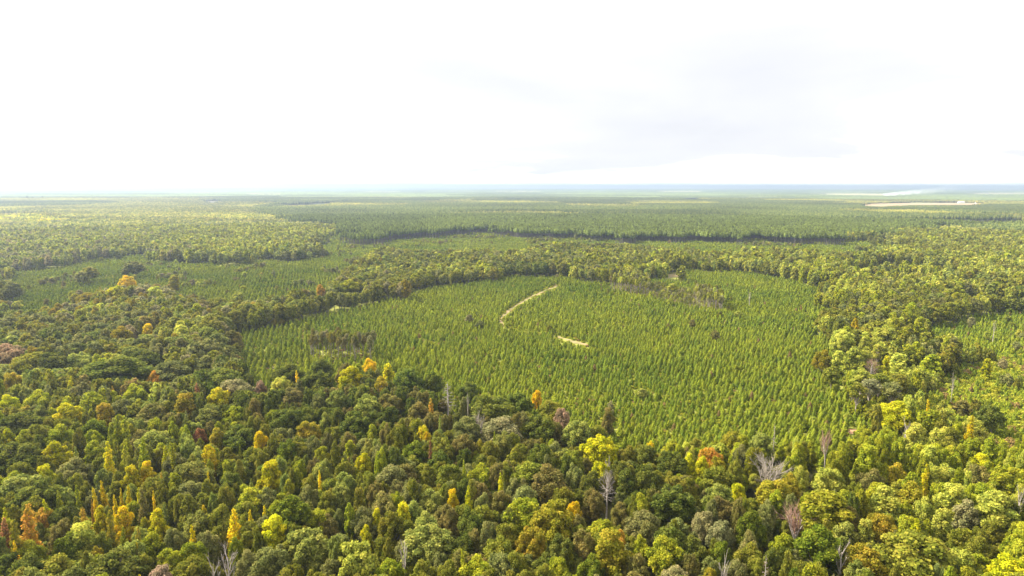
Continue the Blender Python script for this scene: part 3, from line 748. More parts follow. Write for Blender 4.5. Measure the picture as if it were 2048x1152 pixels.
# single broadleaf trees and clumps that came up among the young pines
sx_, sy_ = jgrid(8.0, 280, 1900)
p_ = proj(*warp(sx_, sy_), 5.0); p0_ = proj(sx_, sy_, 0.0); p4_ = proj(sx_, sy_, 4.0)
inm = inside(P_MAIN, *p_); inl = in_any([P_LEFT, P_UP, P_STRIP, P_RU], *p_)
nzv = vnoise(sx_, sy_, 60, 81)
k = (inm & (RND.random(len(sx_)) < 0.006)) | (inl & ((RND.random(len(sx_)) < 0.02) | ((nzv > 0.78) & (RND.random(len(sx_)) < 0.7)))) | (inside(P_RL, *p_) & (RND.random(len(sx_)) < 0.10))
k &= ~in_any(ROAD, *p0_) & ~in_any(ROAD, *p4_)
for x, y in zip(sx_[k], sy_[k]):
    H = 5.5 + 5.0 * random.random(); w = 3.6 + 4.0 * random.random()
    a, b = proj(np.array([x]), np.array([y]), H)
    trees.append(dict(x=float(x), y=float(y), H=H, w=w, c=random.choice('OLNGKBOC'), s=random.choice('rro'), px=float(a[0]), py=float(b[0]), wp=w * F / math.hypot(x, y), tr=False))
# tall thin-stemmed trees left standing in the plantation
gx, gy = jgrid(5.6, 300, 1100)
k = in_any(TALL, *proj(gx, gy, 0.0))
for x, y in zip(gx[k], gy[k]):
    H = 15 + 4 * random.random(); w = 3.2 + 1.6 * random.random(); sl = math.hypot(x, y)
    a, b = proj(np.array([x]), np.array([y]), H)
    near = a[0] < 900
    if 1300 < a[0] < 1390 and y > 620: H *= 0.45; w *= 0.8
    trees.append(dict(x=float(x), y=float(y), H=H, w=w, c=random.choice('BNGO' if near else 'NOGKO'), s='t', px=float(a[0]), py=float(b[0]), wp=w * F / sl, tr=False))

def hides_spot(t):
    if t['tr'] or t['y'] > 1200 or abs(t['px'] - 1348) > 16 or t['py'] > 552: return False
    return float(proj(np.array([t['x']]), np.array([t['y']]), 0.0)[1][0]) > 549
trees = [t for t in trees if not hides_spot(t)]
# ------------------------------------------------------------------ pick the individuals: what shows largest
def inview(t): return -t['wp'] * 0.4 < t['px'] < 2048 + t['wp'] * 0.4 and 370 < t['py'] < 1150
def kind_of(t):
    if t['s'] == 's': return 'slender_tree'
    if t['s'] == 'p': return 'pine_tree'
    if t['s'] == 't': return 'tall_stemmed_tree'
    return 'autumn_tree' if t['c'] in 'YARPM' else 'broadleaf_tree'
byk = {}
for t in trees:
    t['k'] = kind_of(t); t['ind'] = False
    if inview(t): byk.setdefault(t['k'], []).append(t)
CAP = {'broadleaf_tree': 300, 'autumn_tree': 110, 'slender_tree': 110, 'pine_tree': 40, 'tall_stemmed_tree': 60}
for kd, L in byk.items():
    L.sort(key=lambda t: -t['wp'] * (1.15 if t['tr'] else 1.0))
    for t in L[:CAP[kd]]: t['ind'] = True

def tint_of(c, rng, j=0.10):
    b = np.array(PAL[c]); g = 1 + rng.normal() * j
    v = b * g * (1 + rng.normal(size=3) * 0.03)
    return [float(q) for q in np.clip(v, 0.008, 0.75)]
ind = [t for t in trees if t['ind']]
rest = [t for t in trees if not t['ind']]
rl = np.random.default_rng(21)

# labels: look first, then the nearest landmark and the side of it
lm = []
for t in ind:
    key = (int(t['px']), int(t['py']))
    if t['tr'] and key in LAND: t['lm'] = LAND[key]; lm.append((t['px'], t['py'], LAND[key]))
DL = {(453, 1088): 'pale bare forked tree at the bottom edge, the larger of two', (424, 1103): 'pale bare crooked tree at the bottom edge, the smaller of two', (1216, 936): 'bare grey-pink tree with round twiggy head on a straight stem',
      (1596, 997): 'bare pinkish fan-shaped tree beside the big clumpy pine', (1540, 904): 'pale bare fan-shaped treetop above the orange crowns', (895, 763): 'bare conical grey conifer at the near plantation edge',
      (955, 818): 'pale bare twigs above the tan twiggy crown', (1533, 1109): 'pinkish bare pointed treetop cut by the bottom edge', (1685, 1078): 'bare grey drooping limbs right of the big clumpy pine', (1450, 1100): 'small white bare branches near the bottom edge',
      (2044, 968): 'pale dead stem at the right edge of the photo', (1745, 714): 'bare pinkish twiggy treetop among the tall stems at the right', (1655, 852): 'small brown bare tree at the near corner of the plantation',
      (1550, 846): 'thin pale bare tree at the lower plantation edge', (935, 784): 'short grey broken stub beside the conical dead conifer', (1815, 832): 'pale bare stem beside the big lime tree', (808, 1072): 'few bare twigs left of the big pale lobed oak',
      (1217, 905): 'short bare stub below the reddish brown conifer', (1990, 640): 'tall thin dead pole at the edge of the upper right field', (1908, 742): 'thin dead pole in the lower right scrub field', (1500, 580): 'thin bare pole inside the far part of the plantation'}
for (a, b), tx_ in (((1216, 936), 'the bare round-headed tree'), ((1596, 997), 'the bare pinkish fan-shaped tree'), ((1540, 904), 'the pale bare fan-shaped treetop'), ((895, 763), 'the bare conical conifer'), ((453, 1088), 'the two pale bare trees')):
    lm.append((a, b, tx_))
ORD = ['', 'second ', 'third ', 'fourth ', 'fifth ', 'sixth ', 'seventh ', 'eighth ', 'ninth ', 'tenth ', 'eleventh ', 'twelfth ', 'thirteenth ', 'fourteenth ', 'fifteenth ', 'sixteenth ']
bins = {}
for t in ind:
    if 'lm' in t and t['s'] != 't': 
        if t.get('lm'): t['desc'] = t['lm']
    q = min(lm, key=lambda l: (l[0] - t['px']) ** 2 + 2.5 * (l[1] - t['py']) ** 2 + (1e9 if (l[0] == t['px'] and l[1] == t['py']) else 0))
    dx, dy = t['px'] - q[0], (t['py'] - q[1]) * 1.4
    side = ('right of' if dx > 0 else 'left of') if abs(dx) > abs(dy) else ('in front of' if dy > 0 else 'behind')
    t['side'] = side; t['near'] = q[2]
    bins.setdefault((t['c'], t['s'], side, q[2]), []).append((dx * dx + dy * dy, t))
used_l = set()
for (c, s, side, nm), L in bins.items():
    L.sort(key=lambda q: q[0])
    for i, (_, t) in enumerate(L):
        noun = 'pine' if s == 'p' else 'tree' if s in 'st' else 'crown'
        sh = 'clumpy' if s == 'p' else SNAME[s]
        if 'desc' in t: lab = '%s %s %s %s %s' % (CNAME[c], sh, noun, side, nm) + ', itself a landmark'
        else: lab = '%s%s %s %s %s %s' % (ORD[min(i, 15)], CNAME[c], sh, noun, side, nm)
        t['label'] = lab
for t in ind:
    if 'desc' in t:
        d_ = t['desc'][4:] if t['desc'].startswith('the ') else t['desc']
        t['label'] = '%s, %s, %s %s' % (d_, CNAME[t['c']].replace('bright ', ''), t['side'], t['near'])
        if len(t['label'].split()) > 16: t['label'] = '%s, %s foliage' % (d_, CNAME[t['c']])
    w_ = t['label'].split()
    if len(w_) > 16: t['label'] = ' '.join(w_[:16])

GRP = {'broadleaf_tree': 'broadleaf trees of the near woods', 'autumn_tree': 'autumn coloured trees', 'slender_tree': 'slender pointed trees', 'pine_tree': 'clumpy pines among the broadleaf trees', 'tall_stemmed_tree': 'tall thin-stemmed trees at the plantation'}
src = {}
def place_tree(t):
    s = t['s']; v = int(rl.integers(NVAR[s]))
    key = (t['k'], s, v)
    if key not in src:
        e = bpy.data.objects.new(t['k'], None); COL.objects.link(e)
        a = obj('crown', HI[s, v], e); b = obj('trunk', TR[s, v], e)
        src[key] = (e, a, b)
    else:
        e0, a0, b0 = src[key]
        e = e0.copy(); a = a0.copy(); b = b0.copy()
        for o in (e, a, b): COL.objects.link(o)
        a.parent = e; b.parent = e
    z = float(terrain(np.array([t['x']]), np.array([t['y']]))[0]) * 0.3
    e.location = (t['x'], t['y'], z); e.rotation_euler = (rl.normal() * 0.05, rl.normal() * 0.05, rl.random() * 6.28)
    e.empty_display_size = 1.0
    e.scale = (t['w'] / 2 * (0.84 + 0.34 * rl.random()), t['w'] / 2 * (0.84 + 0.34 * rl.random()), t['H'])
    a['tint'] = tint_of(t['c'], rl)
    tag(e, t['label'], {'slender_tree': 'slender tree', 'pine_tree': 'pine tree'}.get(t['k'], 'tree'), GRP[t['k']])
for t in ind: place_tree(t)

# bare trees
BT = {}
for i, t in enumerate(dead):
    e = bpy.data.objects.new('dead_tree', None); COL.objects.link(e)
    kk = (t['st'], i % 2)
    if kk not in BT:
        w_, g_ = bare_tree(900 + i, t['st'], 'dead_tree')
        BT[kk] = (w_.mesh('trunk', M_PALEBARK, True), g_.mesh('twigs', M_TWIG) if g_.v else None)
    wm_, gm_ = BT[kk]
    obj('trunk', wm_, e)
    if gm_:
        g = obj('twigs', gm_, e)
        g['tint'] = [0.34, 0.21, 0.15] if (int(t['px']), int(t['py'])) in ((1596, 997), (1533, 1109), (1745, 714), (1655, 852)) else [0.30, 0.26, 0.21]
    e.location = (t['x'], t['y'], 0); e.rotation_euler = (0, 0, i * 1.3); e.scale = (t['w'] / 2, t['w'] / 2, t['H'])
    tag(e, DL[(int(t['px']), int(t['py']))], 'dead tree', 'bare dead trees')

# the rest of the woods within 1.9 km as one mass
hm = []; hidx = {}
def addp(mbs, key, me):
    hidx[key] = len(mbs); mbs.append(me)
for s in 'rqospt':
    for v in range(NVAR[s]):
        addp(hm, ('H', s, v), HI[s, v])
        addp(hm, ('M', s, v), MID[s, v].mesh('crown', M_LEAF)); addp(hm, ('L', s, v), LOW[s, v].mesh('crown', M_LEAF))
    addp(hm, ('S', s), TR[s, 0])
wcol = proto_collection('woodland_tree', hm)
P_, R_, S_, T_, I_ = [], [], [], [], []
for t in rest:
    d = math.hypot(t['x'], t['y'])
    lod = 'H' if d < 330 else 'M' if d < 800 else 'L'
    v = int(rl.integers(NVAR[t['s']]))
    r = rl.random() * 6.28
    sc = (t['w'] / 2 * (0.82 + 0.38 * rl.random()), t['w'] / 2 * (0.82 + 0.38 * rl.random()), t['H'])
    P_.append((t['x'], t['y'], 0)); R_.append((0, 0, r)); S_.append(sc); T_.append(tint_of(t['c'], rl)); I_.append(hidx[lod, t['s'], v])
    if d < 1000 or t['s'] == 't':
        P_.append((t['x'], t['y'], 0)); R_.append((0, 0, r)); S_.append(sc); T_.append((0.1, 0.1, 0.1)); I_.append(hidx['S', t['s']])
print('woods rest', len(P_), 'individuals', len(ind), {k: sum(1 for t in ind if t['k'] == k) for k in CAP})
o = gn_instances('broadleaf_woods', P_, R_, S_, T_, I_, wcol)
tag(o, 'mixed green, olive and yellow broadleaf woods in belts around the young pine plantation', 'woods', None, 'stuff')

# ------------------------------------------------------------------ young pines
def rot_grid(sp1, sp2, ang, d0, d1, half, rng):
    n1 = int(2.4 * d1 / sp1); n2 = int(2.4 * d1 / sp2)
    a = (np.arange(n1) - n1 / 2) * sp1; b = (np.arange(n2) - n2 / 2) * sp2
    A, B = np.meshgrid(a, b); A = A.ravel(); B = B.ravel()
    c, s = math.cos(ang), math.sin(ang)
    x = A * c - B * s; y = A * s + B * c
    d = np.hypot(x, y); k = (y > d0) & (d < d1) & (np.abs(x) < y * half + 15)
    return x[k], y[k]
yx, yy = rot_grid(3.6, 3.4, 0.30, 250, 2400, 0.80, RND)
yx = yx + RND.normal(size=len(yx)) * 0.6; yy = yy + RND.normal(size=len(yy)) * 0.6
wx_, wy_ = warp(yx, yy)
p6 = proj(wx_, wy_, 6.0); p0 = proj(yx, yy, 0.0); p3 = proj(yx, yy, 2.5); p5 = proj(yx, yy, 4.5)
p16 = proj(wx_, wy_, np.where(np.hypot(yx, yy) > 360, 19.5, 16.0))
k = in_any(YOUNG, *p6) | in_any(YOUNG, *p16) | ((in_any([P_RL], *p6) | in_any([P_RL], *p16)) & (RND.random(len(yx)) < 0.45))
k &= ~(in_any(TALL, *p0))
for pp in (p0, p3, p5): k &= ~in_any(ROADX, *pp)
k &= ~in_any([M_STAND], *proj(wx_, wy_, 0.0))
k &= ~((vnoise(yx, yy, 22, 31) + 0.35 * vnoise(yx, yy, 7, 32)) < 0.22 + 0.12 * vnoise(yx, yy, 110, 33)) & (RND.random(len(yx)) > 0.08)
far = np.hypot(yx, yy) > 1150
k &= ~(far & (RND.random(len(yx)) < 0.35))
yx, yy = yx[k], yy[k]
yh = 3.2 + 1.5 * vnoise(yx, yy, 38, 12) + 1.0 * vnoise(yx, yy, 130, 15) + RND.normal(size=len(yx)) * 0.75
yh = np.clip(yh, 2.6, 7.6)
yw = (3.2 + 0.8 * RND.random(len(yx))) * (yh / 5.0) ** 0.8 * np.where(np.hypot(yx, yy) > 1150, 1.2, 1.0)
g = 0.5 + 0.5 * RND.normal(size=len(yx)) * 0.6
base_a, base_b = np.array((0.115, 0.170, 0.019)), np.array((0.245, 0.268, 0.021))
mixk = np.clip(0.08 + 0.50 * vnoise(yx, yy, 70, 13) + 0.35 * vnoise(yx, yy, 22, 14) + RND.normal(size=len(yx)) * 0.16, 0, 1)[:, None]
ytint = (base_a * (1 - mixk) + base_b * mixk) * (1 + RND.normal(size=(len(yx), 1)) * 0.13)
odd = RND.random(len(yx)) < 0.006
ytint[odd] = (0.20, 0.14, 0.05)
ytint = np.clip(ytint, 0.01, 0.6)
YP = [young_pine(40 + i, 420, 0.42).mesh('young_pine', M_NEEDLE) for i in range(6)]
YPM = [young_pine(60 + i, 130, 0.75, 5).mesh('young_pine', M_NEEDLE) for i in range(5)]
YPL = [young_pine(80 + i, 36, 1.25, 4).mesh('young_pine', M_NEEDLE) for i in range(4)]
ds = np.hypot(yx, yy)
pt = proj(yx, yy, yh)
vis = (pt[0] > 0) & (pt[0] < 2048) & in_any(YOUNG, pt[0], pt[1] + 2) & in_any(YOUNG, pt[0], pt[1] + 8)
order = np.argsort(np.where(vis, ds, 1e9))[:300]
isind = np.zeros(len(yx), bool); isind[order] = True
first = [None] * 6
for j, i in enumerate(order):
    v = j % 6
    if first[v] is None: o = first[v] = obj('young_pine', YP[v])
    else: o = first[v].copy(); COL.objects.link(o)
    o.location = (yx[i], yy[i], 0); o.rotation_euler = (RND.normal() * 0.04, RND.normal() * 0.04, RND.random() * 6.28)
    o.scale = (yw[i] / 2, yw[i] / 2, yh[i]); o['tint'] = [float(q) for q in ytint[i]]
    tag(o, 'young pointed green pine among the nearest rows of the plantation, behind the broadleaf belt', 'young pine', 'young plantation pines of the nearest rows')
r_ = ~isind
n_ = int(r_.sum())
lodi = np.where(ds[r_] < 560, RND.integers(0, 6, n_), np.where(ds[r_] < 1000, 6 + RND.integers(0, 5, n_), 11 + RND.integers(0, 4, n_)))
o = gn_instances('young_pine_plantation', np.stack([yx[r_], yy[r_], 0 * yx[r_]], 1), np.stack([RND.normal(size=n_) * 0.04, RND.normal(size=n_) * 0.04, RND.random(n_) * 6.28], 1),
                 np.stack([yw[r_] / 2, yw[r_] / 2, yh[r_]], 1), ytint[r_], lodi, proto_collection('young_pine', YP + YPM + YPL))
tag(o, 'thousands of young green pines filling the cleared blocks between the broadleaf belts', 'pine plantation', None, 'stuff')
print('young pines', len(yx))

# ------------------------------------------------------------------ undergrowth in the young blocks, bushes in the scrub field
def bush(seed, n, size):
    rng = np.random.default_rng(seed); mb = MB()
    V, Fc = ICO1
    for i in range(4):
        c = np.array((rng.normal() * 0.35, rng.normal() * 0.35, 0.35 + 0.2 * rng.random())); r = 0.35 + 0.2 * rng.random()
        mb.add(V * r * 0.85 * (1 + 0.15 * rng.normal(size=(len(V), 1))) + c, Fc, 0.3)
        d = rng.normal(size=(n, 3)); d[:, 2] = np.abs(d[:, 2]); d /= np.linalg.norm(d, axis=1, keepdims=True)
        mb.quads(c + d * r * (0.85 + 0.35 * rng.random((n, 1))), d + rng.normal(size=(n, 3)) * 0.5, size * (0.7 + 0.6 * rng.random(n)), 0.5 + (rng.random(n) - 0.5) * 0.9, rng)
    return mb
BU = [bush(300 + i, 34, 0.20).mesh('bush', M_LEAF) for i in range(4)]
bx, by = jgrid(2.9, 260, 1150, 0.80)
b6 = proj(*warp(bx, by), 6.0); b1 = proj(bx, by, 1.0)
b0 = in_any(ROAD, *b1) | in_any(ROAD, *proj(bx, by, 0.0))
b16 = proj(*warp(bx, by), 16.0)
kk = ((in_any(YOUNG, *b6) | in_any(YOUNG, *b16)) & (RND.random(len(bx)) < 0.80)) | in_any([P_RL], *b6) | in_any([P_RL], *b16)
kk &= ~b0
bx, by = bx[kk], by[kk]
scr = in_any([P_RL], *proj(bx, by, 1.0)) | in_any([P_RL], *proj(bx, by, 16.0))
bs = np.where(scr, 1.5 + 2.2 * RND.random(len(bx)) ** 2, 1.0 + 0.9 * RND.random(len(bx)))
ca = np.array((0.21, 0.25, 0.02)); cb = np.array((0.32, 0.31, 0.03)); cd = np.array((0.24, 0.17, 0.055))
m1 = RND.random((len(bx), 1))
bt = ca * (1 - m1) + cb * m1
bt[RND.random(len(bx)) < 0.10] = cd
o = gn_instances('undergrowth', np.stack([bx, by, 0 * bx - 0.1], 1), np.stack([0 * bx, 0 * bx, RND.random(len(bx)) * 6.28], 1),
                 np.stack([bs, bs, bs * np.where(scr, 1.3, 0.9)], 1), bt, RND.integers(0, 4, len(bx)), proto_collection('undergrowth_bush', BU))
tag(o, 'yellow-green brambles and bushes between the young pines and in the scrub field', 'undergrowth', None, 'stuff')
print('bushes', len(bx))

# ------------------------------------------------------------------ mature pine stand
mx_, my_ = rot_grid(6.6, 5.6, 0.12, 1300, 2350, 0.86, RND)
mx_ = mx_ + RND.normal(size=len(mx_)) * 0.6; my_ = my_ + RND.normal(size=len(my_)) * 0.6
k = in_any([M_STAND], *proj(*warp(mx_, my_), 0.0))
mx_, my_ = mx_[k], my_[k]
mh = 24.0 + RND.normal(size=len(mx_)) * 1.5 + 2.5 * (vnoise(mx_, my_, 220, 17) - 0.5)
mw = 6.0 + RND.random(len(mx_)) * 1.8
mt = np.array((0.150, 0.185, 0.036)) * (1 + RND.normal(size=(len(mx_), 1)) * 0.24) * np.where(vnoise(mx_, my_, 160, 18)[:, None] > 0.5, 1.0, 1.1)
mt = np.clip(mt, 0.02, 0.5)
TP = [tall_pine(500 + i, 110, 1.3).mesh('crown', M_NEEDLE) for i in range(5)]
TS = stem(0.8, 0.13).mesh('trunk', M_BARK)
dm = np.hypot(mx_, my_); pm = proj(mx_, my_, mh)
orow = np.argsort(np.where((pm[0] > 0) & (pm[0] < 2048), my_ + 0 * dm, 1e9))[:300]
mi = np.zeros(len(mx_), bool); mi[orow] = True
fs = [None] * 5
for j, i in enumerate(orow):
    v = j % 5
    if fs[v] is None:
        e = bpy.data.objects.new('mature_pine', None); COL.objects.link(e)
        a = obj('crown', TP[v], e); b = obj('trunk', TS, e); fs[v] = (e, a, b)
    else:
        e, a, b = (q.copy() for q in fs[v])
        for q in (e, a, b): COL.objects.link(q)
        a.parent = e; b.parent = e
    e.location = (mx_[i], my_[i], 0); e.rotation_euler = (0, 0, RND.random() * 6.28); e.scale = (mw[i] / 2, mw[i] / 2, mh[i])
    a['tint'] = [float(q) for q in mt[i]]
    tag(e, 'tall dark green pine with bare stem along the front edge of the far mature stand', 'pine tree', 'mature pines on the front edge of the far stand')
r_ = ~mi; n_ = int(r_.sum())
# stems of the front rows only need building where they can be seen
fr = r_ & (in_any(YOUNG, *proj(mx_, my_ - 170, 4.0)) | (RND.random(len(mx_)) < 0.2))
PTS = np.concatenate([np.stack([mx_[r_], my_[r_], 0 * mx_[r_]], 1), np.stack([mx_[fr], my_[fr], 0 * mx_[fr]], 1)])
SCL = np.concatenate([np.stack([mw[r_] / 2, mw[r_] / 2, mh[r_]], 1), np.stack([mw[fr] / 2, mw[fr] / 2, mh[fr]], 1)])
TT = np.concatenate([mt[r_], mt[fr]])
IX = np.concatenate([RND.integers(0, 5, n_), np.full(int(fr.sum()), 5)])
RR = np.zeros((len(PTS), 3)); RR[:, 2] = RND.random(len(PTS)) * 6.28
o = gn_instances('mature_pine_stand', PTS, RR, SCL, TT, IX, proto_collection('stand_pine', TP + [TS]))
tag(o, 'dense dark stand of mature pines with a wall of bare stems facing the young plantation', 'pine stand', None, 'stuff')
print('mature pines', len(mx_))

# ------------------------------------------------------------------ patches of forest from 1.9 to 6.5 km
def patch(seed, kind):
    rng = np.random.default_rng(seed); mb = MB(); S = 48.0
    V, Fc = ICO1
    sp = 9.6 if kind == 'h' else 8.0
    n = int(S / sp)
    for i in range(n):
        for j in range(n):
            x = (i + 0.5 + rng.normal() * 0.22) * sp - S / 2; y = (j + 0.5 + rng.normal() * 0.22) * sp - S / 2
            sh = float(np.clip(0.5 + rng.normal() * 0.38, 0, 1))
            if kind == 'h':
                h = 12 + 6 * rng.random(); r = 4.6 + 1.6 * rng.random()
                vv = V * np.array((r, r, h * 0.48)) * (1 + 0.13 * rng.normal(size=(len(V), 1))) + np.array((x, y, h * 0.56))
                mb.add(vv, Fc, sh)
                d = rng.normal(size=(22, 3)); d[:, 2] = np.abs(d[:, 2]); d /= np.linalg.norm(d, axis=1, keepdims=True)
                mb.quads(d * np.array((r, r, h * 0.48)) * 1.02 + np.array((x, y, h * 0.56)), d + rng.normal(size=d.shape) * 0.6, 2.4, sh + rng.normal(size=22) * 0.18, rng)
            else:
                h = 19 + 4.5 * rng.random(); r = 3.3 + 0.6 * rng.random()
                vv = V.copy(); q = (vv[:, 2] + 1) / 2
                vv = np.stack([vv[:, 0] * r * (1.1 - 0.6 * q), vv[:, 1] * r * (1.1 - 0.6 * q), 6.5 + q * (h - 6.5)], 1) + rng.normal(size=vv.shape) * 0.35 + np.array((x, y, 0))
                mb.add(vv, Fc, sh)
                d = rng.normal(size=(12, 3)); d /= np.linalg.norm(d, axis=1, keepdims=True); q = (d[:, 2] + 1) / 2
                pc = np.stack([d[:, 0] * r * (1.1 - 0.6 * q), d[:, 1] * r * (1.1 - 0.6 * q), 6.5 + q * (h - 6.5)], 1) + np.array((x, y, 0))
                mb.quads(pc, d + rng.normal(size=d.shape) * 0.6, 1.8, sh + rng.normal(size=12) * 0.18, rng)
    return mb.mesh('patch', M_LEAF)
PA = [patch(700 + i, 'h') for i in range(5)] + [patch(720 + i, 'c') for i in range(5)]
gx, gy = np.meshgrid(np.arange(-125, 126) * 46.0, np.arange(20, 145) * 46.0)
gx = gx.ravel() + RND.normal(size=gx.size) * 2; gy = gy.ravel() + RND.normal(size=gy.size) * 2
d = np.hypot(gx, gy)
k = (d < 6500) & (np.abs(gx) < gy * 0.86 + 40)
gx, gy, d = gx[k], gy[k], d[k]
instand = in_any([M_STAND], *proj(gx, gy, 0.0))
k = np.where(instand, gy > 2300, d > 1880)
k &= ~(in_any(YOUNG, *proj(gx, gy, 0.0)))
for z in (0.0, 8.0, 16.0): k &= ~in_any([F_TAN] + F_FAR, *proj(gx, gy, z))
gx, gy, d, instand = gx[k], gy[k], d[k], instand[k]
con = (instand & ~((d > 2500) & (vnoise(gx, gy * 0.7, 520, 42) > 0.60))) | (~instand & (vnoise(gx, gy, 900, 41) > 0.52))
ppx, ppy = proj(gx, gy, 14.0)
strong = np.exp(-0.5 * (((ppx - 50) / 70) ** 2 + ((ppy - 436) / 6) ** 2)) > 0.35
con &= ~strong
hwood = np.exp(-0.5 * (((ppx - 400) / 260) ** 2 + ((ppy - 462) / 22) ** 2)) > 0.5
con &= ~(hwood & (vnoise(gx, gy * 0.6, 330, 48) < 0.56))
fc = pick_colour(ppx, ppy, RND, gx, gy)
tt = np.array([tint_of(c, rl, 0.08) for c in fc])
tt[con] = np.array((0.150, 0.184, 0.040)) * (0.65 + 0.7 * vnoise(gx[con], gy[con], 350, 44))[:, None]
# mix neighbouring patches of the same wood so that no square shows
soft = vnoise(gx, gy, 260, 47)[:, None]
avg = np.array((0.165, 0.175, 0.040))
hw = ~con & ~strong
tt[hw] = tt[hw] * 0.4 + 0.6 * (avg * (0.8 + 0.5 * soft[hw]) * np.where(soft[hw] > 0.55, (1.25, 1.2, 1.1), (1, 1, 1)))
clear = (vnoise(gx, gy * 0.6, 380, 61) > 0.85) & ~(instand & (gy < 3300)) & (d > 2300)
tt[clear] = np.array((0.21, 0.25, 0.07)) * (0.85 + 0.3 * RND.random((int(clear.sum()), 1)))
light = hw & ~clear & (vnoise(gx, gy, 600, 63) > 0.62)
tt[light] *= np.array((1.4, 1.35, 1.2))
tt[con] *= 0.9
tt[hw & ~clear] *= 1.15
scz = np.where(clear, 0.22, 1.0) * (0.88 + 0.24 * vnoise(gx, gy, 300, 64))
rot = np.zeros((len(gx), 3)); rot[:, 2] = RND.integers(0, 4, len(gx)) * math.pi / 2 + RND.normal(size=len(gx)) * 0.1
zz = terrain(gx, gy)
o = gn_instances('distant_forest', np.stack([gx, gy, zz], 1), rot, np.stack([np.ones(len(gx)), np.ones(len(gx)), scz], 1), tt, np.where(con, 5, 0) + RND.integers(0, 5, len(gx)), proto_collection('forest_patch', PA))
tag(o, 'distant unbroken pine and broadleaf forest stretching away beyond the mature stand', 'forest', None, 'stuff')
print('patches', len(gx))

# ------------------------------------------------------------------ ground, and the forest canopy from 6 km to the horizon
def grid_mesh(name, X, Y, Z, mat, colour=None):
    nr, nc = X.shape
    v = np.stack([X, Y, Z], -1).reshape(-1, 3)
    i = np.arange((nr - 1) * (nc - 1)); r, c = i // (nc - 1), i % (nc - 1)
    f = np.stack([r * nc + c, r * nc + c + 1, (r + 1) * nc + c + 1, (r + 1) * nc + c], 1)
    me = bpy.data.meshes.new(name)
    me.vertices.add(len(v)); me.vertices.foreach_set('co', v.astype(np.float32).reshape(-1))
    me.loops.add(4 * len(f)); me.loops.foreach_set('vertex_index', f.astype(np.int32).reshape(-1))
    me.polygons.add(len(f)); me.polygons.foreach_set('loop_start', (np.arange(len(f)) * 4).astype(np.int32))
    me.update(calc_edges=True)
    if colour is not None:
        a = me.attributes.new('tint', 'FLOAT_COLOR', 'POINT')
        a.data.foreach_set('color', np.concatenate([colour.reshape(-1, 3), np.ones((nr * nc, 1))], 1).astype(np.float32).reshape(-1))
    me.materials.append(mat)
    return obj(name, me)
th = np.linspace(-math.pi, math.pi, 361)
rr = np.concatenate([[0.5], np.geomspace(20, 45000, 110)])
TH, RRr = np.meshgrid(th, rr)
X, Y = np.sin(TH) * RRr, np.cos(TH) * RRr
o = grid_mesh('ground', X, Y, terrain(X, Y) * np.clip((np.hypot(X, Y) - 2500) / 2000, 0, 1) - 0.15, M_GROUND)
tag(o, 'dark leaf-littered forest ground under the trees, reaching to the horizon', 'ground', None, 'structure')

def canopy_mat():
    m, t = new_mat('distant_canopy')
    out = N(t, 'ShaderNodeOutputMaterial'); a = N(t, 'ShaderNodeAttribute', attribute_type='GEOMETRY', attribute_name='tint')
    d = N(t, 'ShaderNodeBsdfDiffuse'); t.links.new(a.outputs['Color'], d.inputs[0]); t.links.new(d.outputs[0], out.inputs[0])
    return m
M_CAN = canopy_mat()
th = np.radians(np.linspace(-44, 44, 1500)); rr = np.geomspace(6350, 32000, 150)
TH, RRr = np.meshgrid(th, rr)
TH = TH + RND.normal(size=TH.shape) * 0.0003; RRr = RRr * (1 + RND.normal(size=RRr.shape) * 0.003)
X, Y = np.sin(TH) * RRr, np.cos(TH) * RRr
Z = terrain(X, Y)
wood = vnoise(X, Y, 1400, 51) * 0.6 + vnoise(X, Y, 500, 52) * 0.4
hgt = 9 + 9 * wood + np.abs(RND.normal(size=X.shape)) * 3.2 + (vnoise(X, Y, 700, 54) > 0.62) * 4
fld = np.zeros(X.shape, bool)
for z in (0.0, 14.0): fld |= in_any(F_FAR, *proj(X, Y, Z + z))
clr2 = vnoise(X * 0.5, Y, 420, 56) * 0.7 + vnoise(X, Y, 150, 57) * 0.3 > 0.79
hgt = np.where(clr2, 2.5, hgt)
hgt = np.where(fld, 0.4, hgt)
colr = (np.array((0.095, 0.120, 0.038)) * (0.7 + 0.6 * RND.random(X.shape))[..., None]) * (0.8 + 0.5 * wood)[..., None]
mixw_ = vnoise(X * 0.7, Y, 800, 58)[..., None]
colr = colr * np.where(mixw_ > 0.5, 0.85, 1.35)
colr = np.where(clr2[..., None], np.array((0.24, 0.25, 0.09)), colr)
colr = np.where(fld[..., None], np.array((0.36, 0.34, 0.16)), colr)
o = grid_mesh('far_canopy', X, Y, Z + hgt, M_CAN, colr)
tag(o, 'hazy blue-green treetops of the farthest forest along the horizon', 'forest', None, 'stuff')

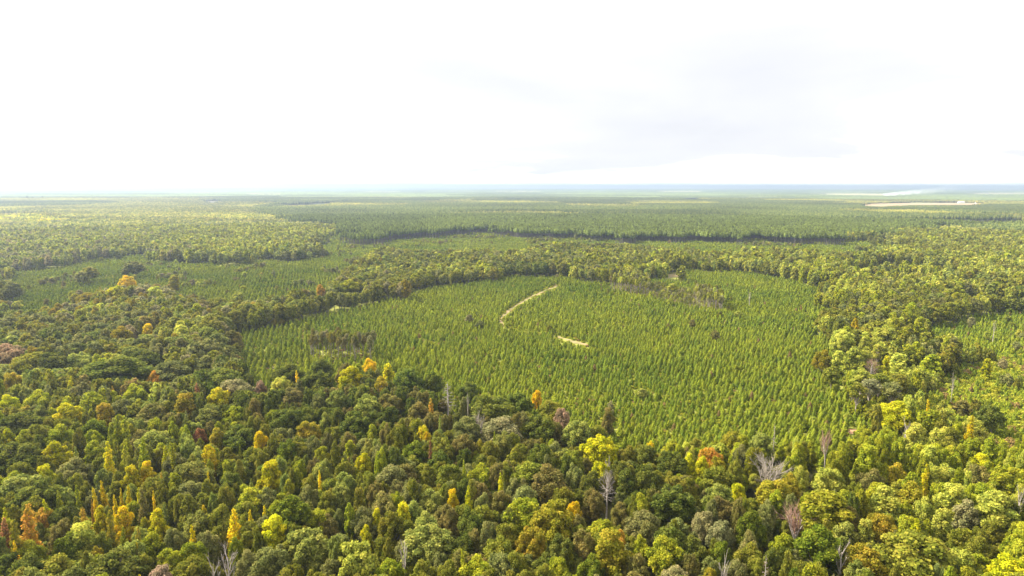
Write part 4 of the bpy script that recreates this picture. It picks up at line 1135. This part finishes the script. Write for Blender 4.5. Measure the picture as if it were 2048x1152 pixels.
# ground under the young blocks, roads, fields
def sheet(name, poly, z, mat, label, cat, step=None):
    pts = [unproj(px, py, 0.0) for px, py in poly]
    bm = bmesh.new(); vs = [bm.verts.new((x, y, z)) for x, y in pts]
    fc_ = bm.faces.new(vs); bmesh.ops.triangulate(bm, faces=[fc_])
    for q in bm.faces:
        if q.normal.z < 0: q.normal_flip()
    me = bpy.data.meshes.new(name); bm.to_mesh(me); bm.free(); me.materials.append(mat)
    return tag(obj(name, me), label, cat, None, 'structure')
def grow(poly, up, dn):
    cy = sum(p[1] for p in poly) / len(poly)
    return [(x, y + (dn if y > cy else -up)) for x, y in poly]
for i, (p, lb) in enumerate(((P_MAIN, 'grassy ground of the large central young pine block'), (P_LEFT, 'grassy ground of the left young pine block'), (P_UP, 'grassy ground in front of the mature pine stand'),
                             (P_RU, 'grassy ground of the upper right young block'), (P_RL, 'scrubby ground of the lower right field'), (P_STRIP, 'grassy ground of the narrow block in the right belt'))):
    sheet('grass_field', p, -0.05 - 0.004 * i, M_PFLOOR, lb, 'ground')
for i, (p, m, nm, lb) in enumerate(((ROAD[0], M_SAND, 'sand_track', 'pale sand track curving through the young pines'), (ROAD[1], M_SAND, 'sand_track', 'bare sand patch in the middle of the young pine block'),
                                    (ROAD[2], M_SAND, 'sand_track', 'small sandy clearing at the top of the plantation'), (ROAD[3], M_SAND, 'sand_track', 'thin sandy strip in the left block'),
                                    (ROAD[4], M_CLAY, 'clay_patch', 'reddish bare clay patch at the near right corner of the plantation'))):
    # a worn strip with a ragged edge, wider in places
    q = []
    for a in range(len(p)):
        (x0, y0), (x1, y1) = p[a], p[(a + 1) % len(p)]
        for s in range(5):
            f_ = s / 5; q.append((x0 + (x1 - x0) * f_ + random.gauss(0, 0.9), y0 + (y1 - y0) * f_ + random.gauss(0, 0.35)))
    sheet(nm, q, 0.03 + 0.004 * i, m, lb, 'track' if i < 4 else 'clay patch')
def sheet_far(poly, lb, mat, z=1.2):
    o = sheet('crop_field', poly, 0.0, mat, lb, 'field')
    zc = max(float(terrain(np.array([v.co.x]), np.array([v.co.y]))[0]) for v in o.data.vertices)
    o.location.z = zc + z
sheet_far(F_TAN, 'long tan harvested field at the far right beside the white sheds', M_STRAW)

# ------------------------------------------------------------------ sheds and houses
def building(name, px, py, wid, dep, hgt, rz, label, cat, roofm, ndoor):
    x, y = unproj(px, py, 0.0)
    z = float(terrain(np.array([x]), np.array([y]))[0]) + 0.5
    e = bpy.data.objects.new(name, None); COL.objects.link(e); e.location = (x, y, z); e.rotation_euler = (0, 0, rz)
    def boxes(nm, L, mat, parent=e):
        bm = bmesh.new()
        for (x0, x1, y0, y1, z0, z1) in L:
            r = bmesh.ops.create_cube(bm, size=1.0)
            for v in r['verts']: v.co = ((x0 + x1) / 2 + v.co.x * (x1 - x0), (y0 + y1) / 2 + v.co.y * (y1 - y0), (z0 + z1) / 2 + v.co.z * (z1 - z0))
        me = bpy.data.meshes.new(nm); bm.to_mesh(me); bm.free(); me.materials.append(mat)
        return obj(nm, me, parent)
    w2, d2 = wid / 2, dep / 2
    bm = bmesh.new()   # walls with gable ends
    ri = hgt + dep * 0.2
    V = [bm.verts.new(c) for c in ((-w2, -d2, -1), (w2, -d2, -1), (w2, d2, -1), (-w2, d2, -1), (-w2, -d2, hgt), (w2, -d2, hgt), (w2, d2, hgt), (-w2, d2, hgt), (-w2, 0, ri), (w2, 0, ri))]
    for f in ((0, 1, 5, 4), (2, 3, 7, 6), (1, 2, 6, 9, 5), (3, 0, 4, 8, 7)): bm.faces.new([V[i] for i in f])
    me = bpy.data.meshes.new('wall'); bm.to_mesh(me); bm.free(); me.materials.append(M_WHITE); obj('wall', me, e)
    bm = bmesh.new(); t = 0.35; oh = 0.8
    def slab(s):
        a = (-w2 - oh, s * (d2 + oh), hgt - oh * 0.4 + 0.05); b = (w2 + oh, s * (d2 + oh), hgt - oh * 0.4 + 0.05); c = (w2 + oh, 0, ri + 0.05); d_ = (-w2 - oh, 0, ri + 0.05)
        lo = [bm.verts.new(p) for p in (a, b, c, d_)]; hi = [bm.verts.new((p[0], p[1], p[2] + t)) for p in (a, b, c, d_)]
        bm.faces.new(lo); bm.faces.new(hi)
        for i in range(4): bm.faces.new((lo[i], lo[(i + 1) % 4], hi[(i + 1) % 4], hi[i]))
    slab(1); slab(-1)
    bmesh.ops.recalc_face_normals(bm, faces=bm.faces)
    me = bpy.data.meshes.new('roof'); bm.to_mesh(me); bm.free(); me.materials.append(roofm); obj('roof', me, e)
    for i in range(ndoor):
        cx = -w2 + wid * (i + 0.5) / ndoor
        boxes('door' if i == 0 else 'window', [(cx - 1.8, cx + 1.8, -d2 - 0.08, -d2 + 0.05, 0 if i == 0 else 1.2, 3.4)], M_DOOR)
    return tag(e, label, cat)
building('barn', 1757, 407.2, 44, 16, 6.5, 0.1, 'long white shed at the left end of the tan field, second from the left', 'barn', M_ROOF, 4)
building('house', 1718, 409.5, 22, 12, 4.5, 0.3, 'small pale building at the left tip of the tan field', 'house', M_ROOF, 3)
building('barn', 1922, 406.8, 40, 18, 9, -0.1, 'large white barn on the far side of the tan field, larger of two', 'barn', M_ROOF, 4)
building('barn', 1954, 406.9, 26, 14, 6.5, 0.15, 'smaller white barn right of the large barn on the tan field', 'barn', M_ROOF, 3)
building('house', 1562, 402.0, 26, 13, 5.5, 0.1, 'pale house among trees at the far right, left one of two', 'house', M_ROOF, 3)
building('house', 1581, 402.8, 20, 11, 5, -0.2, 'pale house among trees at the far right, right one of two', 'house', M_ROOF, 3)
building('house', 1218, 401.0, 28, 13, 6, 0.05, 'long white roof in the central far forest, left one of two', 'house', M_ROOF, 3)
building('house', 1238, 400.6, 18, 11, 6, 0.05, 'small white roof in the central far forest, right one of two', 'house', M_ROOF, 2)
building('house', 1117, 418.0, 14, 10, 5, 0.5, 'tiny white roof deep in the central pine forest', 'house', M_ROOF, 2)

# ------------------------------------------------------------------ smoke from a field fire
def smoke():
    x, y = unproj(1775, 386, 0.0)
    k = 8000 / math.hypot(x, y); x *= k; y *= k
    me = bpy.data.meshes.new('smoke'); bm = bmesh.new(); r = bmesh.ops.create_cube(bm, size=1.0)
    W, D, Hh = 1050, 260, 150
    for v in r['verts']: v.co = (v.co.x * W, v.co.y * D, v.co.z * Hh)
    bm.to_mesh(me); bm.free()
    o = obj('smoke', me); o.location = (x + W * 0.46, y, 30 + Hh / 2)
    m, t = new_mat('smoke')
    out = N(t, 'ShaderNodeOutputMaterial'); pv = N(t, 'ShaderNodeVolumePrincipled')
    pv.inputs['Color'].default_value = (0.97, 0.97, 0.99, 1); pv.inputs['Anisotropy'].default_value = 0.3
    tcn = N(t, 'ShaderNodeTexCoord'); sp_ = N(t, 'ShaderNodeSeparateXYZ'); t.links.new(tcn.outputs['Generated'], sp_.inputs[0])
    nz_ = N(t, 'ShaderNodeTexNoise'); nz_.inputs['Scale'].default_value = 0.018; nz_.inputs['Detail'].default_value = 3
    t.links.new(tcn.outputs['Object'], nz_.inputs[0])
    def math_(op, a, b=None):
        n = N(t, 'ShaderNodeMath', operation=op)
        for i_, q in enumerate((a, b)):
            if q is None: continue
            if isinstance(q, (int, float)): n.inputs[i_].default_value = q
            else: t.links.new(q, n.inputs[i_])
        return n.outputs[0]
    gx_, gy_, gz_ = sp_.outputs[0], sp_.outputs[1], sp_.outputs[2]
    # plume axis rises to the right and widens
    axis = math_('ADD', math_('MULTIPLY', gx_, 0.65), 0.05)
    wid = math_('ADD', math_('MULTIPLY', gx_, 0.26), 0.10)
    dz = math_('DIVIDE', math_('SUBTRACT', gz_, axis), wid)
    dy = math_('MULTIPLY', math_('SUBTRACT', gy_, 0.5), 2.4)
    r2 = math_('ADD', math_('MULTIPLY', dz, dz), math_('MULTIPLY', dy, dy))
    body = math_('MAXIMUM', math_('SUBTRACT', 1.0, r2), 0.0)
    thin = math_('POWER', math_('SUBTRACT', 1.0, gx_), 3.2)
    nn = math_('MAXIMUM', math_('MULTIPLY', math_('SUBTRACT', nz_.outputs[0], 0.38), 4.0), 0.0)
    den = math_('MULTIPLY', math_('MULTIPLY', body, thin), math_('MULTIPLY', nn, 0.03))
    t.links.new(den, pv.inputs['Density']); t.links.new(pv.outputs[0], out.inputs['Volume'])
    me.materials.append(m)
    tag(o, 'white smoke rising from a fire near the horizon and drifting right', 'smoke', None, 'stuff')
smoke()

# ------------------------------------------------------------------ haze
def haze():
    me = bpy.data.meshes.new('haze'); bm = bmesh.new(); r = bmesh.ops.create_cube(bm, size=1.0)
    for v in r['verts']: v.co = (v.co.x * 100000, v.co.y * 100000, -30 + (v.co.z + 0.5) * 245)
    bm.to_mesh(me); bm.free()
    o = obj('haze', me)
    m, t = new_mat('haze')
    out = N(t, 'ShaderNodeOutputMaterial'); pv = N(t, 'ShaderNodeVolumePrincipled')
    pv.inputs['Color'].default_value = (0.38, 0.455, 0.61, 1); pv.inputs['Density'].default_value = 0.98e-4; pv.inputs['Anisotropy'].default_value = 0.55
    t.links.new(pv.outputs[0], out.inputs['Volume'])
    me.materials.append(m)
    tag(o, 'pale blue autumn haze thickening towards the horizon', 'haze', None, 'stuff')
haze()
